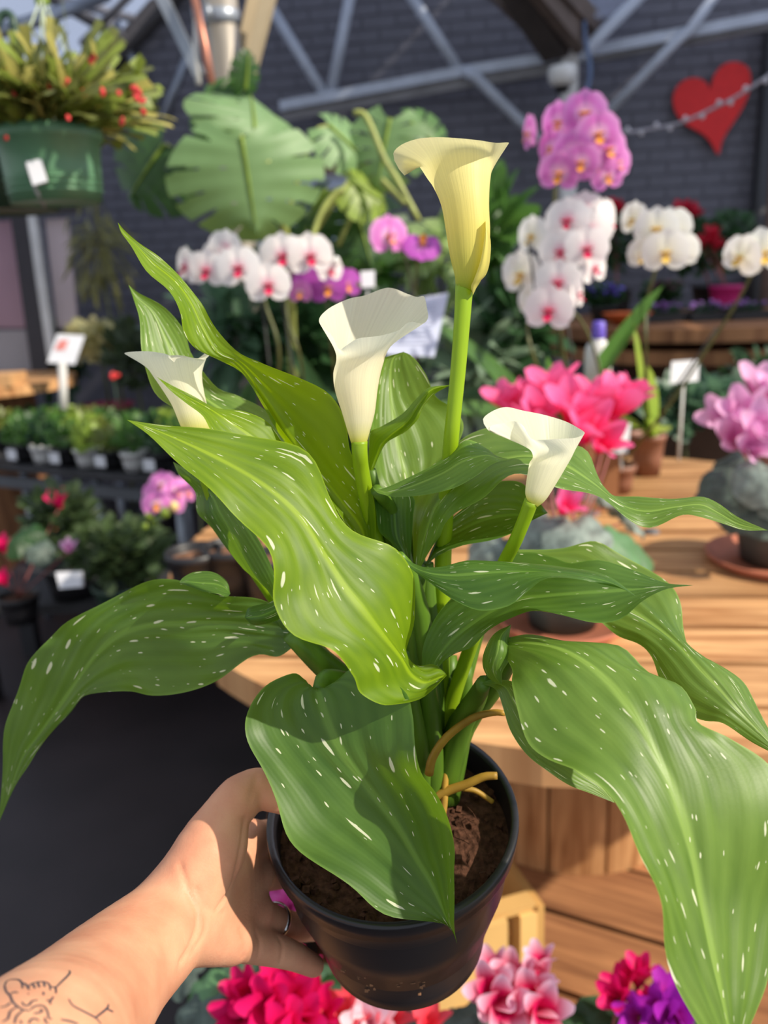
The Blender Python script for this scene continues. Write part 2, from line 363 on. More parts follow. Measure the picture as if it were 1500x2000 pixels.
def pipe(path, r, m, parent, name='pipe', n=10): mb = MB(); mb.tube([P(*q) for q in path], r, n); return obj(name, mb, m, parent)
tr = thing('roof_truss', WP(900, 140, .2), 'galvanised lattice roof truss spanning the charcoal wall', 'truss'); tr['kind'] = SETTING
def wpipe(path, r, m, parent, name='diagonal_brace'): mb = MB(); mb.tube([WP(*q) for q in path], r, 10); return obj(name, mb, m, parent)
PIPE = mat('painted_pipe', (164, 170, 182), 0.5, 0.12, 8)
mb = MB(); pts = [WP(548, 208, .22), WP(900, 141, .22), WP(1095, 110, .22)]
for a, b in zip(pts, pts[1:]): mb.bar(a, b, .05, .055)
obj('bottom_chord', mb, PIPE, tr, smooth=False)
mb = MB()
for a, b in zip(pts, pts[1:]): mb.bar(a - A3(0, 0, .055) - WN * .02, b - A3(0, 0, .055) - WN * .02, .03, .06)
obj('chord_shade_strip', mb, GALV_D, tr, smooth=False)  # dull strip added below the chord to draw its shadow side
for q in ([(520, 0, .2), (640, 196, .2)], [(690, -40, .2), (644, 196, .2)], [(782, -40, .2), (898, 140, .2)], [(905, 138, .24), (930, 152, .24), (1085, 305, .24)]): wpipe(q, .032, PIPE, tr)
tr = thing('roof_truss', WP(1330, 70, .3), 'galvanised truss chord running right from the hub past the red heart', 'truss'); tr['kind'] = SETTING
mb = MB(); mb.bar(WP(1112, 108, .25), WP(1540, 26, .25), .045, .055); obj('bottom_chord', mb, PIPE, tr, smooth=False)
mb = MB(); mb.bar(WP(1160, 112, .22), WP(1540, 42, .22), .03, .05); obj('chord_shade_strip', mb, GALV_D, tr, smooth=False)  # same added dark strip, standing in for shade under this chord
wpipe([(1412, -30, .3), (1348, 58, .3), (1318, 84, .3), (1180, 228, .3)], .028, PIPE, tr)
wpipe([(1262, -20, .4), (1150, 92, .4), (1142, 120, .4)], .032, PIPE, tr)
hub = thing('roof_beam', P(1105, 105, 4.55), 'dark timber roof beams meeting the white post at the hub', 'beam'); hub['kind'] = SETTING
BROWN = mat('brown_beam', (92, 78, 70), 0.7, 0.2, 12)
for (a, b, w, h_, m) in (((985, -60, 4.2), (1092, 98, 4.6), .16, .12, mat('dark_beam', (62, 54, 50), 0.8, 0.2, 12)), ((1035, -50, 4.1), (1140, 80, 4.5), .07, .14, BROWN), ((1075, -50, 4.15), (1165, 50, 4.5), .05, .10, BROWN), ((935, -40, 4.5), (1080, 100, 4.7), .05, .05, BROWN)):
    mb = MB(); mb.bar(P(*a), P(*b), w, h_); obj('beam', mb, m, hub, smooth=False)
mb = MB(); mb.bar(P(1112, 92, 4.6), A3(P(1112, 200, 4.6)[0], P(1112, 200, 4.6)[1], 0), .085, .085, (0, 1, 0)); obj('post', mb, WHITE_P, hub, smooth=False)
mb = MB(); mb.tube([P(1140, -20, 4.4), P(1142, 70, 4.4), P(1150, 110, 4.4), P(1152, 150, 4.4), P(1142, 190, 4.4)], .012, 8, 20); obj('cable', mb, mat('blue_grey_cable', (74, 92, 124), .5), hub)
# left pipes
tl = thing('roof_truss', P(250, 100, 5.0), 'grey steel pipes crossing under the milky roof on the left', 'truss'); tl['kind'] = SETTING
for q, r, m in (([(-40, 74, 4.0), (100, 30, 4.2), (210, -10, 4.4)], .034, GALV), ([(100, -6, 4.9), (290, 45, 5.2)], .026, GALV_D), ([(215, 20, 5.15), (308, 232, 5.3)], .030, GALV), ([(372, 92, 5.2), (318, 232, 5.3)], .026, GALV), ([(255, -10, 4.7), (160, 85, 5.0)], .024, GALV_D), ([(225, 25, 5.0), (190, 100, 5.0)], .02, GALV_D), ([(305, 10, 5.3), (190, 138, 5.4)], .05, mat('dark_verge', (58, 54, 54)))):
    pipe(q, r, m, tl)
# the big steel column with its clamp, copper pipe and battens
cp = P(438, 100, 2.75); colm = thing('steel_column', A3(cp[0], cp[1], 0), 'weathered steel column with clamp band behind the monstera', 'column'); colm['kind'] = SETTING
mb = MB(); mb.tube([A3(cp[0], cp[1], 0), A3(cp[0], cp[1], 1.3), A3(cp[0], cp[1], 3.0)], .058, 24); obj('shaft', mb, mat('patinated_steel', (150, 142, 132), 0.4, 0.35, 6, metal=0.4, stretch=(3, 3, 0.4)), colm)
cz = P(430, 42, 2.75)[2]; mb = MB(); mb.lathe([(.060, -.022), (.063, -.02), (.063, .02), (.060, .022)], A3(cp[0], cp[1], cz), (0, 0, 1), 28)
for s in (-1, 1): mb.tube([A3(cp[0] - .05 - .02 * s, cp[1] - .075, cz - .02), A3(cp[0] - .05 - .02 * s, cp[1] - .075, cz + .02)], .012, 8)
obj('clamp', mb, GALV, colm)
mb = MB(); mb.tube([P(372, -40, 2.55), P(400, 90, 2.58), P(418, 185, 2.6)], .013, 10); obj('copper_pipe', mb, mat('copper', (176, 118, 98), 0.4, 0.2, 20, metal=0.6), colm)
mb = MB(); mb.tube([P(384, 40, 2.6), P(383, 100, 2.6), P(388, 165, 2.6)], .010, 8); obj('cable', mb, WHITE_P, colm)
for a, b, w in (((300, -40, 2.6), (392, 150, 2.7), .085), ((535, -40, 2.65), (486, 150, 2.72), .07), ((505, -40, 2.8), (474, 110, 2.82), .07)):
    mb = MB(); mb.bar(P(*a), P(*b), .035, w, (0, 1, 0)); obj('batten', mb, PALEW if w < .08 else GALV, colm, smooth=False)

# left glazed side wall
wl = thing('wall_left', A3(-4.3, 2.5, 0), None, None, kind=SETTING); GLAZ2 = glazing('side_glazing', (220, 226, 238), 0.45)
for k in range(5):
    y0 = -1.5 + 1.6 * k; mb = MB(); mb.box(A3(-4.3, y0 + .8, 1.35), A3(.01, 0, 0), A3(0, .77, 0), A3(0, 0, .95)); obj('pane', mb, GLAZ2, wl, smooth=False)
    mb = MB(); mb.box(A3(-4.3, y0 + .8, .2), A3(.03, 0, 0), A3(0, .8, 0), A3(0, 0, .2)); obj('dado', mb, MORTAR, wl, smooth=False)
    mb = MB(); mb.box(A3(-4.3, y0, 1.25), A3(.035, 0, 0), A3(0, .03, 0), A3(0, 0, 1.25)); obj('post', mb, GALV, wl, smooth=False)
mb = MB(); mb.box(A3(-4.3, 2.5, 2.4), A3(.05, 0, 0), A3(0, 4.0, 0), A3(0, 0, .05)); obj('eaves_rail', mb, GALV_D, wl, smooth=False)

# left side: sliding door of tinted panels
dl = thing('door_1', A3(*G(60, 800, 0)[:2], 0) * 0 + A3(-2.35, 5.0, 0), None, None, kind=SETTING)
PANEL = mat('mauve_panel', (176, 140, 150), 0.35, 0.1, 2, trans=0.25, tcol=(220, 190, 200)); PANEL2 = mat('grey_panel', (150, 142, 142), 0.4, 0.1, 3)
def wallquad(px, d): return [P(x, y, d) for x, y in px]
for px, m in (([(-60, 436), (26, 430), (64, 640), (-60, 640)], PANEL), ([(-60, 646), (66, 644), (84, 745), (-60, 750)], PANEL2), ([(88, 428), (132, 426), (152, 640), (112, 640)], mat('pale_panel', (190, 172, 172), 0.5, 0.08, 3))):
    mb = MB(); mb.prism(wallquad(px, 4.95), FW * .03); obj('panel', mb, m, dl, smooth=False)
for a, b, w, m in (((36, 395, 4.9), (86, 760, 4.9), .10, mat('dark_frame', (48, 42, 44), 0.6)), ((60, 400, 4.9), (104, 700, 4.9), .05, WHITE_P), ((-60, 412, 4.9), (160, 408, 4.9), .05, mat('dark_frame', (48, 42, 44)))):
    mb = MB(); mb.bar(P(*a), P(*b), w, .05, (0, 1, 0)); obj('door_frame', mb, m, dl, smooth=False)

# window with a brown frame behind the monstera
wn = thing('window_2', WP(620, 400, .03), None, None, kind=SETTING)
mb = MB(); q = [WP(x, y, .03) for x, y in ((470, 345), (725, 325), (722, 520), (470, 540))]
mb.prism(q, -WN * .02); obj('pane', mb, mat('bright_pane', (196, 206, 226), 0.2, 0.05, 3, trans=0.3, tcol=(210, 220, 240)), wn, smooth=False)
for i in range(4):
    mb = MB(); mb.bar(q[i], q[(i + 1) % 4], .05, .05, WN); obj('window_frame', mb, mat('brown_frame', (112, 72, 56), 0.6), wn, smooth=False)
for k in range(9):
    mb = MB(); a = q[0] + (q[3] - q[0]) * (k + .7) / 9.5; b = q[1] + (q[2] - q[1]) * (k + .7) / 9.5; mb.bar(a + WN * .02, b + WN * .02, .006, .022, WN); obj('slat', mb, WHITE_P, wn, smooth=False)

# heart on the wall
hp = [(1388, 176), (1380, 162), (1366, 153), (1350, 152), (1334, 158), (1322, 170), (1315, 188), (1316, 206), (1322, 222), (1336, 240), (1356, 252), (1376, 264), (1390, 280), (1403, 302), (1410, 278), (1420, 258), (1436, 234), (1452, 208), (1463, 180), (1467, 156), (1464, 138), (1455, 127), (1440, 121), (1422, 122), (1408, 130), (1397, 144), (1391, 160)]
mb = MB(); mb.prism([WP(x, y, .035) for x, y in cr(np.array(hp + hp[:1], float), 80)[:-1]], -WN * .025)
tag(obj('heart', mb, mat('red_felt', (208, 30, 32), 0.7, 0.08, 30), smooth=False), 'large red heart cut-out hung tilted on the charcoal wall', 'heart decoration')
# string of lights
sl = thing('string_lights', P(1215, 258, 3.6), 'clear string of fairy lights sagging in front of the red heart', 'string lights')
path = cr(np.array([P(1190, 250, 3.7), P(1225, 258, 3.68), P(1280, 250, 3.6), P(1335, 238, 3.5), P(1400, 208, 3.4), P(1450, 182, 3.3), P(1530, 128, 3.2)]), 60)
mb = MB(); mb.tube(path, .0065, 6); obj('wire', mb, mat('clear_wire', (190, 186, 196), 0.3, 0.05, 20, trans=0.3), sl)
for i in range(5, 60, 5):
    mb = MB(); o = path[i] - A3(0, 0, .010 * (1 if i % 2 else -1)); mb.lathe([(0, -.014), (.009, -.008), (.011, 0), (.008, .010), (0, .013)], o, (0, 0, 1), 8); obj('bulb', mb, mat('clear_bulb', (226, 222, 228), 0.15, 0.03, 20, trans=0.4), sl)
# small white camera on the post
so = P(1098, 150, 4.45); mb = MB(); mb.lathe([(0, -.05), (.045, -.048), (.072, -.02), (.078, .02), (.07, .05), (0, .055)], so, (0, 0, 1), 20)
cm = thing('dome_camera', so, 'small white dome camera fixed to the post at the hub', 'camera'); obj('housing', mb, WHITE_P, cm)
mb = MB(); mb.lathe([(0, -.085), (.03, -.078), (.045, -.05), (.045, -.045)], so, (0, 0, 1), 16); obj('dome', mb, mat('black_trim', (30, 29, 32)), cm)

# ---- cable spool tables
def disc_planks(parent, c, R, z0, z1, ang, pitch, m, gap=.006, name='plank'):
    d = A3(math.cos(ang), math.sin(ang), 0); s_ = A3(-d[1], d[0], 0); n = int(2 * R / pitch) + 1
    for k in range(n):
        a0, a1 = -R + k * pitch + gap / 2, min(R, -R + (k + 1) * pitch - gap / 2)
        if a1 <= a0: continue
        ss = np.linspace(a0, a1, 5); w = np.sqrt(np.maximum(0, R * R - ss * ss)); lift = rnd.uniform(-.0015, .0015)
        poly = [c + s_ * q + d * x for q, x in zip(ss, w)] + [c + s_ * q - d * x for q, x in zip(ss[::-1], w[::-1])]
        # uv along the plank
        mb = MB(); p = [A3(q[0], q[1], z0) for q in poly]; t = [A3(q[0], q[1], z1 + lift) for q in poly]; nn = len(p)
        uv = [((q - c) @ d, (q - c) @ s_) for q in p + t]
        mb.add(p + t, [tuple(range(nn))[::-1], tuple(range(nn, 2 * nn))] + [(i, (i + 1) % nn, nn + (i + 1) % nn, nn + i) for i in range(nn)], uv)
        obj(name, mb, m, parent, smooth=False)
SP_C = A3(0.45, 1.90, 0); SP_R, SP_Z, SP_ZL = 0.955, 0.87, 0.12
sp = thing('spool_table', SP_C, 'big wooden cable spool used as the plant table behind the held pot', 'table')
disc_planks(sp, SP_C, SP_R, SP_Z - .055, SP_Z, math.radians(-8), .142, PINE, gap=.015)
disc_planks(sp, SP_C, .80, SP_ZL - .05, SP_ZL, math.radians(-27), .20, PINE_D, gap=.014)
for k in range(13):
    a0, a1 = 2 * math.pi * k / 13 + .012, 2 * math.pi * (k + 1) / 13 - .012; mb = MB(); poly = []
    aa = np.linspace(a0, a1, 5); r1, r0_ = .285, .262
    poly = [SP_C + A3(math.cos(a) * r1, math.sin(a) * r1, SP_ZL) for a in aa] + [SP_C + A3(math.cos(a) * r0_, math.sin(a) * r0_, SP_ZL) for a in aa[::-1]]
    n = len(poly); top = [q + A3(0, 0, SP_Z - .055 - SP_ZL) for q in poly]; uv = [(q[2], math.atan2(q[1] - 1.9, q[0] - .45) * .3) for q in poly + top]
    mb.add(poly + top, [tuple(range(n))[::-1], tuple(range(n, 2 * n))] + [(i, (i + 1) % n, n + (i + 1) % n, n + i) for i in range(n)], uv); obj('stave', mb, PINE, sp, smooth=False)
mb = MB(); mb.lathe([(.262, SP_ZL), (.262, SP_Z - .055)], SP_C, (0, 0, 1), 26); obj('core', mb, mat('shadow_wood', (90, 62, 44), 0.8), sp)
for k in range(6):
    a = k * math.pi / 3; mb = MB(); mb.lathe([(.02, 0), (.02, .006), (.012, .010), (0, .010)], SP_C + A3(.2 * math.cos(a), .2 * math.sin(a), SP_Z), (0, 0, 1), 8); obj('bolt', mb, GALV_D, sp)
mb = MB(); mb.lathe([(0, 0), (.5, 0), (.5, .07), (0, .07)], SP_C, (0, 0, 1), 24); obj('foot', mb, mat('dark_foot', (52, 42, 38), 0.8), sp)

S2 = A3(1.72, 4.34, 0); s2 = thing('spool_table', S2, 'far wooden spool table under trays of bedding flowers by the charcoal wall', 'table')
S2Z = G(1360, 622, 0)[2] + 1.5 - (1.5 - P(1350, 634, 3.75)[2])
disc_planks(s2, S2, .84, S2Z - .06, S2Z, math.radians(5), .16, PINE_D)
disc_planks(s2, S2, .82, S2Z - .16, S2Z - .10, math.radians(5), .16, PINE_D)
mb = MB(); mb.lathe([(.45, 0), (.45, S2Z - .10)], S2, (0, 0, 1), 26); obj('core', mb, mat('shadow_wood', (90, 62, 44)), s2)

# ---- wooden crate standing on the lower flange
cz0 = SP_ZL; ctop = P(1050, 1768, 1.30); ctop[2]; H = ctop[2] - cz0
c_fr = A3(ctop[0], ctop[1], 0); ex = nrm(A3(-0.95, -.30, 0)); ey = nrm(A3(-.30, .95, 0)); CW, CD = .27, .25
cr_ = thing('wooden_crate', c_fr + A3(0, 0, cz0), 'sunlit pale wooden crate standing on the lower spool flange', 'crate')
CRW = wood_mat('crate_wood', (206, 152, 84), (240, 198, 128))
def bx3(name, a, b_, c_, sa, sb, sc_, m=CRW):
    mb = MB(); mb.box(c_fr + ex * a + ey * b_ + A3(0, 0, cz0 + c_), ex * sa / 2, ey * sb / 2, A3(0, 0, sc_ / 2)); return obj(name, mb, m, cr_, smooth=False)
for a in (.015, CW - .015):
    for b_ in (.015, CD - .015): bx3('corner_post', a, b_, H / 2 - .007, .03, .03, H - .014)
nsl = 3; shh = H / nsl
for k in range(nsl):
    for b_ in (-.006, CD + .006): bx3('slat', (CW + .028) / 2, b_, shh * (k + .5), CW - .088, .012, shh - .004)
    for a in (-.006, CW + .006): bx3('slat', a, CD / 2, shh * (k + .5), .012, CD, shh - .008)
for b_ in (.02, CD - .02): bx3('top_rail', CW / 2, b_, H - .006, CW, .03, .012)
for k in range(4): bx3('bottom_slat', CW / 2, .03 + k * .062, .008, CW - .06, .05, .010)
# ================================================================== the calla lily held in the hand
CALLA = calla_mat('calla_leaf_shaded', (46, 82, 28), (106, 142, 60), (150, 195, 20), 0.30)  # deeper green copy for the shaded leaves, shade put into the colour
CALLA_M = calla_mat('calla_leaf', (66, 102, 30), (134, 166, 74), (172, 205, 30), 0.32)  # paler copy for lit leaves: the sunlight is in the colour
CALLA_Y = calla_mat('calla_leaf_sunlit', (72, 108, 8), (142, 170, 24), (178, 208, 0), 0.36, 0.05, 0.50)  # yellowest copy, sunlit glow of the brightest leaves painted into the colour
CALLA_STEM = mat('calla_stem', (150, 182, 26), 0.42, 0.2, 60, 0.25, (190, 215, 40), stretch=(1, 1, 0.15))
CALLA_STEM_D = mat('calla_sheath', (88, 122, 34), 0.45, 0.35, 80, 0.2, (160, 190, 40), stretch=(1, 1, 0.12))
YELLOWING = mat('withered_stalk', (184, 144, 56), 0.5, 0.35, 40, 0.25, (220, 170, 60))
PLASTIC = mat('black_plastic', (27, 25, 29), 0.33, 0.2, 25, spec=0.5, bump=0.03)
SOIL = mat('potting_soil', (78, 52, 40), 0.95, 0.5, 260, bump=0.5, spec=0.1)

POT_C = P(765, 1585, 0.5)                       # centre of the rim
POT_N = nrm(A3(-0.03, -math.sin(math.radians(13)), math.cos(math.radians(13))))
POT_R, POT_H, POT_RB = 0.0765, 0.119, 0.0545
CALLA_ROOT = thing('potted_calla_lily', POT_C - POT_N * POT_H, 'calla lily with white trumpet flowers and speckled leaves held up in a black pot', 'potted plant')

pm = MB()
prof = [(0.0, 0.004), (POT_RB - 0.012, 0.004), (POT_RB - 0.008, 0.0), (POT_RB - 0.003, 0.0), (POT_RB, 0.004), (POT_RB + 0.001, 0.014)]
for i in range(9):
    t = i / 8; prof.append((POT_RB + 0.0012 + (POT_R - 0.0052 - POT_RB) * t, 0.016 + (POT_H - 0.032) * t))
prof += [(POT_R - 0.0035, POT_H - 0.0150), (POT_R - 0.0008, POT_H - 0.0135), (POT_R + 0.0004, POT_H - 0.002), (POT_R - 0.0004, POT_H), (POT_R - 0.0036, POT_H),
         (POT_R - 0.0046, POT_H - 0.002), (POT_R - 0.0056, POT_H - 0.015), (POT_R - 0.008, POT_H - 0.05), (POT_RB - 0.002, 0.008), (0.0, 0.008)]
pm.lathe(prof, POT_C - POT_N * POT_H, POT_N, 72)
pot = obj('pot', pm, PLASTIC, CALLA_ROOT)
sm = MB(); rings = []
_d, _a, _b = frame(POT_N, (0, 1, 0))
for i in range(26):
    r = (POT_R - 0.0058) * i / 25
    rings.append([POT_C - POT_N * (0.016 + 0.004 * (i / 25) ** 2 - rnd.uniform(-0.0009, 0.0011)) + r * (_a * math.cos(2 * math.pi * j / 64) + _b * math.sin(2 * math.pi * j / 64)) for j in range(64)])
sm.grid(rings, closed=True)
for i in range(260):                                   # crumbs and fibres of peat
    a, r = rnd.uniform(0, 6.283), (POT_R - 0.008) * math.sqrt(rnd.random()); c = POT_C - POT_N * 0.0165 + r * (_a * math.cos(a) + _b * math.sin(a))
    s = rnd.uniform(0.0008, 0.0028); q = nrm(A3(rnd.uniform(-1, 1), rnd.uniform(-1, 1), rnd.uniform(-1, 1))); e = np.cross(q, _a); e = nrm(e); g = np.cross(q, e)
    if i % 5: sm.box(c, q * s, e * s * 0.7, g * s * 0.8)
    else: sm.tube([c, c + q * 0.006 + POT_N * 0.002, c + q * 0.012 + e * 0.004], [0.00035, 0.0002], 4)
obj('soil', sm, SOIL, pot, smooth=False, kind='stuff')
# specks of soil sticking low on the wall of the pot
dm = MB()
for (x0, x1, y0, y1, n) in ((700, 745, 1886, 1910, 26), (768, 815, 1912, 1924, 22), (665, 680, 1888, 1900, 4), (715, 735, 1922, 1934, 8), (740, 830, 1880, 1930, 16), (815, 830, 1905, 1945, 6), (925, 935, 1828, 1842, 4)):
    for i in range(n):
        x, y = rnd.uniform(x0, x1), rnd.uniform(y0, y1); rr = ray(x, y)
        # intersect with the conical wall
        best = None
        for t in np.linspace(0.40, 0.56, 161):
            p = CAM + rr * t - (POT_C - POT_N * POT_H); h = p @ POT_N; rad = np.linalg.norm(p - POT_N * h)
            if 0 <= h <= POT_H and rad <= POT_RB + 0.0012 + (POT_R - 0.0052 - POT_RB) * max(0, (h - 0.016) / (POT_H - 0.032)): best = t; break
        if best:
            s = rnd.uniform(0.0004, 0.0011); c = CAM + rr * best; dm.box(c, RT * s, UP * s * rnd.uniform(0.6, 1.1), FW * s)
obj('soil_speck', dm, mat('dry_soil', (132, 94, 66), 0.95, 0.4, 200), pot, smooth=False, kind='stuff')

def blade(stations, nu=46, nv=17, ruf=0.0012, cup=0.0, ph=0.0, extra=None, mb=None):
    """stations tip -> base: (Lx,Ly, Mx,My, Rx,Ry, dL,dM,dR) traced points with distances"""
    ctrl = np.array([[P(s[0], s[1], s[6]), P(s[2], s[3], s[7]), P(s[4], s[5], s[8])] for s in stations])
    g = cr(ctrl, nu)                                     # (nu,3,3)
    mid = g[:, 1]; seg = np.linalg.norm(np.diff(mid, axis=0), axis=1); arc = np.concatenate([[0], np.cumsum(seg)]); arc = (arc[-1] - arc) / 0.2
    vs = np.linspace(-1, 1, nv); pts = np.zeros((nu, nv, 3)); uvs = []
    w = np.linalg.norm(g[:, 0] - g[:, 2], axis=1)
    for i in range(nu):
        l, m_, r = g[i]
        nn = nrm(np.cross(r - l, g[min(i + 1, nu - 1), 1] - g[max(i - 1, 0), 1]))
        for j, v in enumerate(vs):
            q = l * (v * (v - 1) / 2) + m_ * (1 - v * v) + r * (v * (v + 1) / 2)
            # parallel veins give slight furrows, the margin a slow wave
            q = q + nn * (ruf * min(1, w[i] / 0.05) * (abs(v) ** 2.2 * math.sin(arc[i] * 24 + ph + 2.2 * (v > 0)) * 1.6 + 0.45 * math.sin(abs(v) * 15 + arc[i] * 6 + ph) * (1 - abs(v) ** 4)))
            q = q - nn * 0.0008 * math.exp(-(v / 0.05) ** 2) * min(1, w[i] / 0.03)
            pts[i, j] = q
            uvs.append((arc[i], (v + 1) / 2))
    mb = mb or MB(); mb.grid(pts, uvs); return mb
def D3(s, dl, dm, dr): return s + (dl, dm, dr)
def stn(pts, dep):
    """interpolate the three distances along the blade"""
    n = len(pts); dep = np.asarray(dep, float); k = np.linspace(0, 1, len(dep)); out = []
    for i, p in enumerate(pts):
        t = i / (n - 1); d = [np.interp(t, k, dep[:, c]) for c in range(3)]
        if len(p) == 2: p = (*p, *p, *p)
        out.append((*p, *d))
    return out
def petiole(leaf, path, r, m=None, sm=14):
    mb = MB(); mb.tube([P(*q) for q in path], r, 10, sm); return obj('petiole', mb, m or CALLA_STEM_D, leaf)
